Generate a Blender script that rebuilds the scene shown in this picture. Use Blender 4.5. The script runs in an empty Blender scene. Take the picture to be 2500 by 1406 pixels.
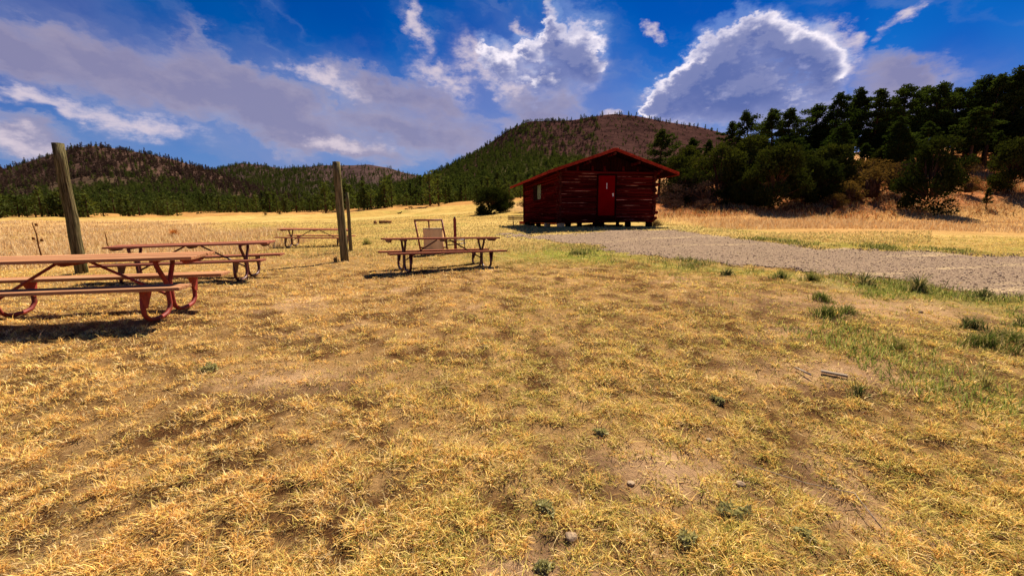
import bpy, bmesh, math, random
import numpy as np
from mathutils import Vector, Matrix
random.seed(7)
rng = np.random.default_rng(11)
scene = bpy.context.scene
C = scene.collection
R = math.radians

# ------------------------------------------------------------------ camera
cam_d = bpy.data.cameras.new('camera')
cam = bpy.data.objects.new('camera', cam_d); C.objects.link(cam)
cam_d.sensor_width = 36.0; cam_d.lens = 1020 / 2500 * 36
cam_d.clip_start = 0.05; cam_d.clip_end = 6000
PITCH = math.atan(165 / 1020)
cam.matrix_world = Matrix.Translation((0, 0, 1.5)) @ Matrix.Rotation(math.pi / 2 - PITCH, 4, 'X') @ Matrix.Rotation(R(-0.6), 4, 'Z')
scene.camera = cam

# ------------------------------------------------------------------ exposure
scene.view_settings.view_transform = 'Standard'
scene.view_settings.look = 'None'
scene.view_settings.gamma = 1.0
scene.view_settings.use_curve_mapping = False
EXPO = 1.02
scene.view_settings.exposure = EXPO

# ------------------------------------------------------------------ sun and sky
SUN_AZ, SUN_EL = R(27), R(51)
sd = bpy.data.lights.new('sun', 'SUN'); sd.energy = 5.0; sd.angle = R(0.5); sd.color = (1.0, 0.90, 0.72)
sun = bpy.data.objects.new('sun', sd); C.objects.link(sun)
sv = Vector((math.sin(SUN_AZ) * math.cos(SUN_EL), math.cos(SUN_AZ) * math.cos(SUN_EL), math.sin(SUN_EL)))
sun.rotation_euler = sv.to_track_quat('Z', 'Y').to_euler()
sun.location = (0, 0, 60)

world = bpy.data.worlds.new('World'); scene.world = world; world.use_nodes = True
SKY_STRENGTH = 0.05
class NB:
    """small helper to write shader node networks"""
    def __init__(s, tree): s.t = tree; s.n = tree.nodes; s.l = tree.links
    def node(s, typ, **kw):
        n = s.n.new(typ)
        for k, v in kw.items(): setattr(n, k, v)
        return n
    def put(s, sock, v):
        if isinstance(v, (int, float)): sock.default_value = v
        elif isinstance(v, (tuple, list)): sock.default_value = tuple(v) if len(sock.default_value) == len(v) else tuple(v) + (1.0,)
        else: s.l.new(v, sock)
    def math(s, op, a, b=0.0, c=0.0, clamp=False):
        n = s.node('ShaderNodeMath', operation=op, use_clamp=clamp)
        s.put(n.inputs[0], a); s.put(n.inputs[1], b); s.put(n.inputs[2], c); return n.outputs[0]
    def vmath(s, op, a, b=(0, 0, 0)):
        n = s.node('ShaderNodeVectorMath', operation=op); s.put(n.inputs[0], a)
        if op == 'SCALE': s.put(n.inputs['Scale'], b)
        else: s.put(n.inputs[1], b)
        return n.outputs[0]
    def noise(s, vec, scale, detail=4, rough=.55, dist=0.0, out='Fac'):
        n = s.node('ShaderNodeTexNoise'); s.put(n.inputs['Vector'], vec)
        n.inputs['Scale'].default_value = scale; n.inputs['Detail'].default_value = detail
        n.inputs['Roughness'].default_value = rough; n.inputs['Distortion'].default_value = dist
        return n.outputs[out]
    def mix(s, f, a, b, blend='MIX'):
        n = s.node('ShaderNodeMix', data_type='RGBA', blend_type=blend)
        s.put(n.inputs[0], f); s.put(n.inputs[6], a); s.put(n.inputs[7], b); return n.outputs[2]
    def smooth(s, v, lo, hi):
        n = s.node('ShaderNodeMapRange', interpolation_type='SMOOTHSTEP')
        s.put(n.inputs[0], v); n.inputs[1].default_value = lo; n.inputs[2].default_value = hi; return n.outputs[0]
    def ramp(s, v, stops):
        n = s.node('ShaderNodeValToRGB'); s.put(n.inputs[0], v)
        e = n.color_ramp.elements
        while len(e) < len(stops): e.new(0.5)
        for el, (p, c) in zip(e, stops): el.position = p; el.color = tuple(c) + (1.0,)
        return n.outputs[0]

# cloud banks: (azimuth, elevation, half length, half width, tilt), radians
CLOUD_A = [(-.226, .196, .25, .061, -.10), (.078, .24, .107, .078, -.527), (.612, .193, .188, .032, -.129), (.44, .2, .144, .019, -.165), (-.613, .245, .20, .055, -.227), (-.76, .26, .148, .039, -.13), (-.857, .253, .105, .043, -.023), (-.838, .132, .075, .030, -.104), (-.373, .161, .14, .027, -.293), (-.524, .236, .136, .047, -.81), (-.257, .279, .18, .034, -.144), (.737, .217, .083, .035, -.484), (-.45, .20, .12, .035, -.3),
           (-1.5, .30, .35, .09, .1), (-2.3, .5, .3, .12, .4), (1.4, .26, .3, .08, -.2), (2.2, .45, .35, .13, .3), (3.0, .35, .3, .1, .0)]
CLOUD_B = [(.50, .245, .115, .072, -.15), (.43, .245, .09, .060, -.131), (.35, .251, .044, .043, -.103), (.388, .288, .039, .037, -.126), (.428, .312, .044, .040, -.148), (.472, .326, .034, .033, -.166), (.512, .335, .036, .034, -.183), (.548, .312, .034, .030, -.188), (.585, .286, .038, .034, -.189), (.62, .250, .03, .03, -.185), (.322, .234, .027, .026, -.088),
           (.137, .34, .075, .062, -.061), (.092, .364, .031, .025, -.044), (.096, .4, .018, .016, 1.5), (.181, .326, .03, .026, -.069), (.037, .343, .031, .026, -.025), (-.013, .321, .066, .022, -.581), (.078, .288, .037, .032, -.035)]
CLOUD_C = [(.365, .275, .05, .045, .5), (.33, .25, .045, .03, .2), (.40, .235, .06, .03, -.3), (.385, .25, .03, .06, .2), (-.207, .396, .044, .024, -.791), (-.214, .426, .03, .014, .92), (-.054, .335, .085, .036, -.46), (.0, .31, .06, .04, -.5), (.309, .378, .022, .011, -.573), (.715, .304, .028, .011, .579), (.66, .301, .022, .014, -1.282), (.031, .391, .02, .013, -.514), (.34, .24, .05, .04, -.6), (.375, .21, .05, .04, -.6), (.60, .31, .05, .030, -.5), (.635, .275, .05, .032, -1.0), (-.70, .178, .11, .026, -.18), (-.817, .190, .06, .016, -.15), (-.40, .285, .09, .020, -.109), (.223, .235, .027, .012, -.184), (-.15, .311, .07, .030, -.478), (-.36, .165, .10, .022, -.15), (.09, .425, .03, .012, 1.6), (-.86, .13, .06, .02, -.1)]
def build_world():
    t = world.node_tree; t.nodes.clear(); b = NB(t)
    out = b.node('ShaderNodeOutputWorld'); bg = b.node('ShaderNodeBackground'); bg.inputs['Strength'].default_value = SKY_STRENGTH
    b.l.new(bg.outputs[0], out.inputs[0])
    sky = b.node('ShaderNodeTexSky', sky_type='NISHITA', sun_disc=False, sun_elevation=SUN_EL, sun_rotation=SUN_AZ, altitude=2200, air_density=1.0, dust_density=0.3, ozone_density=3.0)
    hs = b.node('ShaderNodeHueSaturation'); hs.inputs['Saturation'].default_value = 1.45; hs.inputs['Value'].default_value = 0.8
    b.l.new(sky.outputs[0], hs.inputs['Color'])
    base = b.mix(1.0, hs.outputs[0], SKY_TINT, 'MULTIPLY')
    tc = b.node('ShaderNodeTexCoord'); d = b.vmath('NORMALIZE', tc.outputs['Generated'])
    sp = b.node('ShaderNodeSeparateXYZ'); b.put(sp.inputs[0], d)
    az = b.math('ARCTAN2', sp.outputs[0], sp.outputs[1]); el = b.math('ARCSINE', sp.outputs[2])
    cmb = b.node('ShaderNodeCombineXYZ'); b.put(cmb.inputs[0], az); b.put(cmb.inputs[1], el)
    P = cmb.outputs[0]
    # two scales of turbulence fold the cloud outlines
    st = b.vmath('MULTIPLY', P, (1.0, 1.7, 1.0))
    w1 = b.vmath('SCALE', b.vmath('SUBTRACT', b.noise(st, 7, 3, .5, out='Color'), (.5, .5, .5)), 0.10)
    w2 = b.vmath('SCALE', b.vmath('SUBTRACT', b.noise(st, 30, 6, .62, out='Color'), (.5, .5, .5)), 0.050)
    w3 = b.vmath('SCALE', b.vmath('SUBTRACT', b.noise(st, 12, 4, .5, out='Color'), (.5, .5, .5)), 0.045)
    def flatten(v): return b.vmath('MULTIPLY', v, (1, 1, 0))
    Pw = flatten(b.vmath('ADD', b.vmath('ADD', P, w1), w2)); Pb = flatten(b.vmath('ADD', b.vmath('ADD', b.vmath('ADD', P, w3), b.vmath('SCALE', w2, .85)), b.vmath('SCALE', w1, .45)))
    def blobs(items, vec, sk=.08):
        acc = None
        for (cx, cy, la, lb, th) in items:
            m = b.node('ShaderNodeMapping', vector_type='TEXTURE'); b.put(m.inputs['Vector'], vec)
            m.inputs['Location'].default_value = (cx, cy, 0); m.inputs['Rotation'].default_value = (0, 0, th)
            m.inputs['Scale'].default_value = (la * 1.35, lb * 1.35, 1)
            g = b.node('ShaderNodeTexGradient', gradient_type='SPHERICAL'); b.put(g.inputs[0], m.outputs[0])
            inv_ = b.math('SUBTRACT', 1.0, g.outputs['Fac']); acc = inv_ if acc is None else b.math('MULTIPLY', acc, inv_)
        return b.math('SUBTRACT', 1.0, acc)
    K = 1.0 / (SKY_STRENGTH * 2 ** EXPO)
    def cc(r, g, bl): return (r * K, g * K, bl * K)
    mul = lambda a, c: b.math('MULTIPLY', a, c)
    def mid(v): return b.math('SUBTRACT', v, .5)
    rot = b.node('ShaderNodeMapping', vector_type='TEXTURE'); b.put(rot.inputs['Vector'], Pw)
    rot.inputs['Rotation'].default_value = (0, 0, -0.42); rot.inputs['Scale'].default_value = (1.0, .33, 1)
    n_st = mid(b.noise(rot.outputs[0], 7, 4, .5)); n_pf = mid(b.noise(st, 16, 7, .58)); n_fi = mid(b.noise(st, 44, 7, .62)); big = b.noise(P, 3.0, 3, .5)
    # deep blue overhead with paler and darker fields and a slight whitening low down
    base = b.mix(b.smooth(big, .38, .68), b.mix(1.0, base, (.62, .74, .86), 'MULTIPLY'), b.mix(1.0, base, (1.05, 1.15, 1.0), 'MULTIPLY'))
    col = b.mix(mul(b.smooth(b.math('ADD', mul(n_st, 1.2), mid(big)), -.02, .40), .40), base, cc(.17, .27, .52))
    col = b.mix(mul(b.smooth(el, .30, .05), .75), col, cc(.15, .24, .52))
    hz = blobs([(-.18, .215, .42, .12, -.1), (.10, .25, .26, .16, -.3), (.56, .18, .42, .08, -.05), (-.75, .27, .42, .10, -.15), (-.35, .15, .3, .05, 0)], Pw)
    col = b.mix(mul(b.smooth(b.math('ADD', hz, mul(n_st, .5)), .0, .9), .42), col, cc(.30, .33, .54))
    # A: soft lit-from-behind banks
    def gated(g, n, w): return b.math('ADD', g, mul(n, b.smooth(g, .0, w)))
    dA = gated(blobs(CLOUD_A, Pw, .12), b.math('ADD', mul(n_st, .80), mul(n_pf, .30)), .22); aA = mul(b.smooth(b.math('ADD', dA, mul(n_st, .5)), .05, .85), .80)
    cA = b.ramp(b.math('ADD', dA, mul(n_pf, .6)), [(0.0, (.34, .37, .60)), (.25, (.60, .51, .56)), (.5, (.42, .36, .46)), (.9, (.27, .25, .40))])
    col = b.mix(aA, col, b.vmath('SCALE', cA, K))
    # C: bright wisps
    dC = gated(blobs(CLOUD_C, Pw), b.math('ADD', mul(n_fi, 1.5), mul(n_pf, 1.3)), .45)
    col = b.mix(mul(b.smooth(dC, .0, 1.15), .90), col, cc(.72, .62, .70))
    # B: backlit cumulus, bright towards the sun, dim blue inside
    def densB(off):
        v = b.vmath('ADD', Pb, off); stv = b.vmath('ADD', st, tuple(c * k for c, k in zip(off, (1, 1.7, 1))))
        return gated(blobs(CLOUD_B, v, .12), b.math('ADD', mul(mid(b.noise(stv, 15, 6, .58)), 1.15), mul(mid(b.noise(stv, 60, 5, .6)), .35)), .16)
    d0, d1 = densB((0, 0, 0)), densB((-.008, .030, 0))
    lit = b.smooth(b.math('SUBTRACT', d0, d1), -.10, .30)
    al = b.mix(b.smooth(lit, .2, .6), b.smooth(d0, .0, .60), b.smooth(d0, .02, .38))
    edge = b.smooth(d0, .82, .22)
    body = b.ramp(b.math('ADD', blobs(CLOUD_B, Pb), mul(n_pf, .35)), [(0.0, (.46, .46, .68)), (.4, (.24, .28, .54)), (.8, (.125, .170, .42)), (1.0, (.10, .15, .40))])
    body = b.mix(mul(b.smooth(b.math('ADD', n_pf, mul(n_fi, .5)), .08, .30), .40), body, (.50, .50, .76))
    rimv = b.math('ADD', .35, mul(b.smooth(b.math('ADD', n_pf, mul(b.math('SUBTRACT', b.noise(st, 5.5, 3, .5), .5), 1.6)), -.25, .22), .85))
    cB = b.mix(b.math('ADD', mul(mul(mul(lit, edge), 1.1), rimv), mul(lit, .10), clamp=True), b.vmath('SCALE', body, K), cc(1.0, .92, 1.0))
    col = b.mix(al, col, cB)
    halo = mul(b.smooth(blobs(CLOUD_B, b.vmath('ADD', Pw, (0, -.02, 0)), .2), .0, .5), b.math('SUBTRACT', 1.0, al))
    col = b.mix(mul(halo, .35), col, cc(.35, .50, .85))
    b.l.new(col, bg.inputs['Color'])
SKY_TINT = (.62, .80, 1.15)
build_world()

# ------------------------------------------------------------------ terrain height
CTRL = np.array([(0,0,.02),(0,1.5,.05),(2,2,.03),(-2,2,.06),(0,4,.25),(-5.3,5,.355),(-9,4,.34),(5,4,.22),(9,4,.22),(0,7,.34),(-1.6,10,.35),(-6.5,8.5,.34),(-10.2,9.9,.36),(-4.8,12,.36),
 (-8.3,17.8,.47),(-3,13.5,.42),(4,9,.42),(8,9,.36),(12.4,9.6,.5),(3,12.5,.5),(8,14,.75),(0,16.6,.7),(2.5,19,.95),(2.5,21.8,1.08),(7.6,22.9,1.14),(1,29,1.08),(5,26,1.02),(.3,27,1.06),(4,31,1.05),
 (-24,20,.15),(-37,31,.2),(-60,50,1.07),(-108,90,2.45),(-25,30,.6),(-12.3,40,1.36),(-24,90,3.03),(-100,110,3.4),(-56,130,4.93),(-31,130,6.5),(-11,120,6.5),(-2.5,55,2.37),(5,60,3.2),(13,95,6.5),
 (14,32,1.6),(26,32,1.35),(36,30,1.07),(17,18,.9),(44,45,6.7),(43.7,38,4.2),(32,45,4.5),(22,50,4.5),(71,60,11.3),(46,65,9.4),(30,70,7.5),(60,90,13),(120,100,16),(60,38,3.6),(70,45,7),
 (20,90,9),(30,25,.9),(25,14,.5),(40,10,.4),(0,250,12),(-200,200,9),(-300,60,3),(200,200,20),(300,50,16),(0,600,22),(-600,300,18),(600,300,25),
 (0,-10,-.1),(-20,-10,0),(20,-10,.1),(0,-60,-.5),(-80,-40,0),(80,-40,1),(0,-500,0),(400,-300,3),(-400,-300,2)], float)
def _feat(x, y):
    r = np.hypot(x, y); q = r + 4.0
    return np.stack([x / q * 1.3, y / q * 1.3, np.log(q)], -1)
_CF = _feat(CTRL[:, 0], CTRL[:, 1])
def _phi(d): return d
_K = _phi(np.linalg.norm(_CF[:, None] - _CF[None], axis=2)); _n = len(CTRL)
_A = np.zeros((_n + 4, _n + 4)); _A[:_n, :_n] = _K + np.eye(_n) * .006; _A[:_n, _n] = 1; _A[:_n, _n + 1:] = _CF; _A[_n, :_n] = 1; _A[_n + 1:, :_n] = _CF.T
_W = np.linalg.solve(_A, np.concatenate([CTRL[:, 2], np.zeros(4)]))
_LAT = np.random.default_rng(3).random((256, 256))
def vnoise(x, y, s, o=0):
    x = x * s + 17.3 * (o + 1); y = y * s + 31.7 * (o + 1)
    xi = np.floor(x).astype(int); yi = np.floor(y).astype(int); fx = x - xi; fy = y - yi
    fx = fx * fx * (3 - 2 * fx); fy = fy * fy * (3 - 2 * fy)
    g = lambda a, c: _LAT[a & 255, c & 255]
    return (g(xi, yi) * (1 - fx) + g(xi + 1, yi) * fx) * (1 - fy) + (g(xi, yi + 1) * (1 - fx) + g(xi + 1, yi + 1) * fx) * fy
def fbm(x, y, s, octv=4, o=0):
    v = 0; a = 1; t = 0
    for k in range(octv): v = v + a * vnoise(x, y, s * 2 ** k, o + k); t += a; a *= .5
    return v / t
def ground(x, y):
    x = np.asarray(x, float); y = np.asarray(y, float); sh = x.shape; x = x.ravel(); y = y.ravel(); out = np.empty(len(x))
    for i in range(0, len(x), 100000):
        xs = x[i:i + 100000]; ys = y[i:i + 100000]; f = _feat(xs, ys)
        d2 = np.maximum((f ** 2).sum(1)[:, None] + (_CF ** 2).sum(1)[None] - 2 * f @ _CF.T, 0)
        z = _phi(np.sqrt(d2)) @ _W[:_n] + _W[_n] + f @ _W[_n + 1:]
        r = np.hypot(xs, ys)
        z += (fbm(xs, ys, .9, 3) - .5) * .09 * np.clip(r / 6, .5, 1) + (fbm(xs, ys, .12, 3, 5) - .5) * np.clip((r - 10) / 120, 0, 1) * 1.6
        z += ((fbm(xs, ys, 8, 2, 25) - .5) * .050 + (fbm(xs, ys, 2.5, 2, 29) - .5) * .018) * np.clip((16 - r) / 6, 0, 1) * np.clip(r, 0, 1)
        z += (fbm(xs, ys, .22, 3, 9) - .5) * 1.6 * np.clip((xs - 12) / 10, 0, 1) * np.clip((ys - 34) / 8, 0, 1)
        out[i:i + 100000] = z
    return out.reshape(sh)
def gz(x, y): return float(ground(np.array([x]), np.array([y]))[0])

def inpoly(x, y, poly):
    x = np.asarray(x); ins = np.zeros(x.shape, bool); n = len(poly)
    for i in range(n):
        x1, y1 = poly[i]; x2, y2 = poly[(i + 1) % n]
        c = ((y1 > y) != (y2 > y)) & (x < (x2 - x1) * (y - y1) / (y2 - y1 + 1e-12) + x1); ins ^= c
    return ins
GRAVEL = [(-1.0,19.5),(.7,16.6),(2.2,14.6),(3.0,12.2),(4.0,10.3),(5.1,9.3),(6.1,8.3),(6.8,7.4),(7.5,6.3),(9.5,4.6),(14,2.5),(22,0),(30,-2),(34,3),(24,7),(16,9),(12.4,10.1),(10.4,11.2),(8.8,12.3),(8.2,14.2),(7.9,16.2),(7.2,18.6),(5,18.9),(2.6,17.4),(.9,17.9),(0,20.5)]
def polydist(x, y, poly):
    d = np.full(np.shape(x), 1e9)
    for i in range(len(poly)):
        x1, y1 = poly[i]; x2, y2 = poly[(i + 1) % len(poly)]; dx, dy = x2 - x1, y2 - y1
        t = np.clip(((x - x1) * dx + (y - y1) * dy) / (dx * dx + dy * dy), 0, 1)
        d = np.minimum(d, np.hypot(x - x1 - t * dx, y - y1 - t * dy))
    return np.where(inpoly(x, y, poly), d, -d)

# ------------------------------------------------------------------ materials
def new_mat(name):
    m = bpy.data.materials.new(name); m.use_nodes = True; t = m.node_tree; t.nodes.clear()
    return m, NB(t)
def finish(b, color, rough=.9, bump=None, bdist=.01, bstr=.6, transl=0.0, tcol=None, spec=.3, metallic=0.0):
    out = b.node('ShaderNodeOutputMaterial')
    if spec <= .2:      # matt things: plain diffuse, no grazing sheen
        p = b.node('ShaderNodeBsdfDiffuse'); b.put(p.inputs['Color'], color)
    else:
        p = b.node('ShaderNodeBsdfPrincipled'); b.put(p.inputs['Base Color'], color); b.put(p.inputs['Roughness'], rough); p.inputs['Specular IOR Level'].default_value = spec; p.inputs['Metallic'].default_value = metallic
    if bump is not None:
        bn = b.node('ShaderNodeBump'); bn.inputs['Distance'].default_value = bdist; bn.inputs['Strength'].default_value = bstr
        b.put(bn.inputs['Height'], bump); b.l.new(bn.outputs[0], p.inputs['Normal'])
    if transl > 0:
        tr = b.node('ShaderNodeBsdfTranslucent'); b.put(tr.inputs[0], tcol if tcol is not None else color)
        mx = b.node('ShaderNodeMixShader'); mx.inputs[0].default_value = transl
        b.l.new(p.outputs[0], mx.inputs[1]); b.l.new(tr.outputs[0], mx.inputs[2]); b.l.new(mx.outputs[0], out.inputs[0])
    else: b.l.new(p.outputs[0], out.inputs[0])
def objco(b): return b.node('ShaderNodeTexCoord').outputs['Object']
def geopos(b): return b.node('ShaderNodeNewGeometry').outputs['Position']
def attr(b, name='Col'):
    a = b.node('ShaderNodeAttribute', attribute_name=name); return a.outputs['Color']
def rnd(b): return b.node('ShaderNodeObjectInfo').outputs['Random']

def mat_ground():
    m, b = new_mat('dry_meadow_ground'); P = geopos(b); base = attr(b)
    n1 = b.noise(P, 3.0, 6, .65); n2 = b.noise(P, 26, 9, .8); n3 = b.noise(P, .35, 4, .6)
    st = b.node('ShaderNodeMapping'); b.put(st.inputs[0], P); st.inputs['Scale'].default_value = (.25, 2.2, 1); st.inputs['Rotation'].default_value = (0, 0, .12)
    n4 = b.noise(st.outputs[0], .7, 5, .65)
    k = b.math('ADD', b.math('MULTIPLY', n1, .6), b.math('ADD', b.math('MULTIPLY', n2, .7), b.math('MULTIPLY', n3, .5)))
    k = b.smooth(b.math('ADD', k, b.math('MULTIPLY', n4, .5)), .75, 1.5)
    dark = b.mix(1.0, base, (.45, .36, .26), 'MULTIPLY'); lite = b.mix(1.0, base, (1.30, 1.22, 1.1), 'MULTIPLY')
    finish(b, b.mix(k, dark, lite), .95, b.math('ADD', n1, n2), .05, .8, spec=.1); return m
def mat_hill():
    m, b = new_mat('hill_slope'); P = geopos(b); base = attr(b)
    n1 = b.noise(P, .12, 6, .7); n2 = b.noise(P, .03, 4, .6)
    st = b.node('ShaderNodeMapping'); b.put(st.inputs[0], P); st.inputs['Scale'].default_value = (.2, .2, 1.6)
    n3 = b.noise(st.outputs[0], .12, 5, .65)
    k = b.smooth(b.math('ADD', n1, b.math('MULTIPLY', b.math('ADD', n2, n3), .6)), .75, 1.35)
    finish(b, b.mix(k, b.mix(1.0, base, (.45, .42, .45), 'MULTIPLY'), b.mix(1.0, base, (1.30, 1.18, 1.12), 'MULTIPLY')), 1.0, n1, 3.0, .5, spec=.05); return m
def mat_gravel():
    m, b = new_mat('grey_mauve_gravel'); P = geopos(b)
    v = b.node('ShaderNodeTexVoronoi'); b.put(v.inputs['Vector'], P); v.inputs['Scale'].default_value = 52
    st = b.node('ShaderNodeMapping'); b.put(st.inputs[0], P); st.inputs['Rotation'].default_value = (0, 0, R(32)); st.inputs['Scale'].default_value = (.12, 1.1, 1)
    track = b.smooth(b.noise(st.outputs[0], 1.3, 5, .65), .54, .66)
    c = b.mix(v.outputs['Color'], (.14, .09, .06), (.56, .40, .27))
    c = b.mix(b.smooth(b.noise(P, 2.2, 8, .8), .40, .75), c, (.37, .25, .17))
    c = b.mix(b.math('MULTIPLY', track, .8), c, (.66, .47, .27))
    finish(b, c, .9, b.math('ADD', v.outputs['Distance'], b.noise(P, 14, 5, .7)), .035, 1.0, spec=.15); return m
def mat_blade(name, transl=.30):
    m, b = new_mat(name); finish(b, attr(b), .75, transl=transl, spec=.2); return m
def mat_leaf(name, c1, c2, tr=.3, tint=(1.6, 2.0, .7)):
    m, b = new_mat(name)
    k = b.math('ADD', b.math('MULTIPLY', rnd(b), .55), b.math('MULTIPLY', b.noise(geopos(b), .9, 3), .6), clamp=True)
    col = b.mix(k, c1, c2); finish(b, col, .8, transl=tr, tcol=b.mix(1.0, col, tint, 'MULTIPLY'), spec=.15); return m
def mat_noise(name, c1, c2, scale=6, rough=.85, stretch=None, bump=.01, spec=.2, detail=6, lo=.35, hi=.68, c3=None):
    m, b = new_mat(name); P = objco(b)
    P = b.vmath('ADD', P, b.vmath('SCALE', (1.0, 1.7, .6), b.math('MULTIPLY', rnd(b), 37.0)))
    if stretch:
        s = b.node('ShaderNodeMapping'); b.put(s.inputs[0], P); s.inputs['Scale'].default_value = stretch; P = s.outputs[0]
    n = b.noise(P, scale, detail, .65); col = b.mix(b.smooth(n, lo, hi), c1, c2)
    if c3 is not None: col = b.mix(b.smooth(b.noise(P, scale * .37, 4, .6), .55, .66), col, c3)
    col = b.mix(1.0, col, b.mix(rnd(b), (.8, .8, .8), (1.15, 1.12, 1.1)), 'MULTIPLY')
    finish(b, col, rough, n, bump, .8, spec=spec); return m

M_ground, M_hill, M_gravel = mat_ground(), mat_hill(), mat_gravel()
M_blade = mat_blade('straw_blades'); M_sage = mat_leaf('sage_leaf', (.30, .28, .12), (.50, .45, .22), .3, (1.1, 1.1, .8))
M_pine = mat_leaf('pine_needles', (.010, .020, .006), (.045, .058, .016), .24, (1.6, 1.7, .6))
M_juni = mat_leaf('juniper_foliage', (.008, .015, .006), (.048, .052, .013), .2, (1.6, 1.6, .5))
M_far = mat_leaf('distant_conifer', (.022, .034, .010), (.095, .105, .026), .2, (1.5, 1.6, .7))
M_oak = mat_leaf('oak_brush_leaf', (.055, .032, .012), (.13, .085, .024), .3, (1.4, 1.2, .7))
M_bare = mat_leaf('bare_brown_brush', (.036, .024, .016), (.095, .058, .042), .1, (1.2, 1.0, 1.0))
M_bark = mat_noise('bark', (.035, .018, .012), (.13, .07, .045), 8, stretch=(3, 3, .6), bump=.03)
M_post = mat_noise('weathered_post', (.04, .032, .014), (.27, .22, .11), 16, stretch=(3, 3, .14), bump=.03, c3=(.12, .13, .05))
M_plank = mat_noise('weathered_plank', (.24, .10, .055), (.50, .26, .13), 11, stretch=(.10, 3.5, 3.5), bump=.004, rough=.75, spec=.15, c3=(.36, .22, .13))
M_plank2 = mat_noise('red_stained_plank', (.19, .055, .035), (.40, .16, .10), 11, stretch=(.10, 3.5, 3.5), bump=.004, rough=.72, spec=.15, c3=(.32, .15, .10))
M_redpipe = mat_noise('red_painted_pipe', (.20, .018, .014), (.34, .045, .025), 9, rough=.6, bump=.001, spec=.3, c3=(.14, .035, .02))
M_darkpipe = mat_noise('dark_red_pipe', (.07, .014, .014), (.12, .022, .018), 7, rough=.45, bump=.001, spec=.45)
M_barrel = mat_noise('tan_barrel', (.74, .48, .23), (.88, .60, .32), 3, rough=.6, bump=.002, stretch=(1, 1, .5))
M_log = mat_noise('red_brown_log', (.022, .002, .002), (.105, .008, .008), 4, stretch=(.06, 1.6, 1.6), bump=.008, spec=.1)
M_logend = mat_noise('cut_log_end', (.035, .008, .006), (.10, .025, .018), 8, bump=.004)
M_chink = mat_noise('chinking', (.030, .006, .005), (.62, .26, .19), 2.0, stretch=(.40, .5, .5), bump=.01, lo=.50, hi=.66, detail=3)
M_door = mat_noise('red_door_paint', (.16, .001, .003), (.20, .002, .004), 2, rough=.5, bump=.0005)
M_roof = mat_noise('rusty_red_roof', (.30, .045, .02), (.55, .15, .06), 5, stretch=(1, .3, 1), rough=.55, bump=.004)
M_fascia = mat_noise('red_fascia', (.20, .018, .012), (.34, .04, .025), 5, rough=.55, bump=.002)
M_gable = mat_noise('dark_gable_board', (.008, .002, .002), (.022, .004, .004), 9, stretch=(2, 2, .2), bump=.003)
M_stone = mat_noise('pale_pier_stone', (.34, .22, .11), (.60, .42, .24), 6, bump=.02)
M_rock = mat_noise('tan_field_stone', (.22, .15, .10), (.46, .34, .22), 5, bump=.02)
M_pebble = mat_noise('mauve_pebble', (.13, .09, .08), (.42, .31, .26), 4, bump=.0)
M_black = mat_noise('black_coat', (.008, .006, .006), (.02, .015, .013), 6, bump=.002)
M_white = mat_noise('white_metal', (.72, .68, .66), (.84, .80, .78), 3, rough=.4, bump=.0)
M_pane = mat_noise('dusty_window_pane', (.10, .13, .08), (.24, .30, .20), 3, rough=.25, bump=.0, spec=.6)
M_frame = mat_noise('dark_window_frame', (.015, .006, .005), (.03, .012, .01), 8, bump=.002)
M_orange = mat_noise('orange_red_beam', (.34, .06, .025), (.52, .13, .05), 5, bump=.004)
M_wood = mat_noise('pale_dead_wood', (.22, .16, .11), (.55, .46, .36), 9, stretch=(.2, 2, 2), bump=.006)
M_stump = mat_noise('brown_log', (.26, .12, .05), (.46, .26, .11), 6, bump=.01)
M_stalk = mat_noise('dead_stalk', (.10, .035, .012), (.24, .10, .035), 12, bump=.0)

# ------------------------------------------------------------------ object helpers
def tag(o, label=None, cat=None, group=None, kind=None):
    if label: o['label'] = label
    if cat: o['category'] = cat
    if group: o['group'] = group
    if kind: o['kind'] = kind
    return o
def link(name, me, parent=None, loc=(0, 0, 0), rot=(0, 0, 0)):
    o = bpy.data.objects.new(name, me); C.objects.link(o); o.location = loc; o.rotation_euler = rot
    if parent: o.parent = parent
    return o
def empty(name, loc, rot=(0, 0, 0)):
    o = bpy.data.objects.new(name, None); C.objects.link(o); o.location = loc; o.rotation_euler = rot; o.empty_display_size = .2
    return o
def npmesh(name, verts, faces, mats, col=None, smooth=False, matidx=None, attrname='Col'):
    """faces: (N,k) array (3 or 4) or a list of such arrays"""
    fs = faces if isinstance(faces, list) else [faces]
    me = bpy.data.meshes.new(name); me.vertices.add(len(verts)); me.vertices.foreach_set('co', np.asarray(verts, np.float32).ravel())
    tot = np.concatenate([np.full(len(f), f.shape[1]) for f in fs]); idx = np.concatenate([f.ravel() for f in fs])
    me.loops.add(len(idx)); me.loops.foreach_set('vertex_index', idx.astype(np.int32))
    me.polygons.add(len(tot)); me.polygons.foreach_set('loop_start', np.concatenate([[0], np.cumsum(tot)[:-1]]).astype(np.int32))
    for m in (mats if isinstance(mats, list) else [mats]): me.materials.append(m)
    if matidx is not None: me.polygons.foreach_set('material_index', matidx.astype(np.int32))
    if smooth: me.polygons.foreach_set('use_smooth', np.ones(len(tot), bool))
    me.update(calc_edges=True)
    if col is not None:
        a = me.color_attributes.new(attrname, 'FLOAT_COLOR', 'POINT'); c4 = np.ones((len(verts), 4), np.float32); c4[:, :3] = col
        a.data.foreach_set('color', c4.ravel())
    return me
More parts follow.
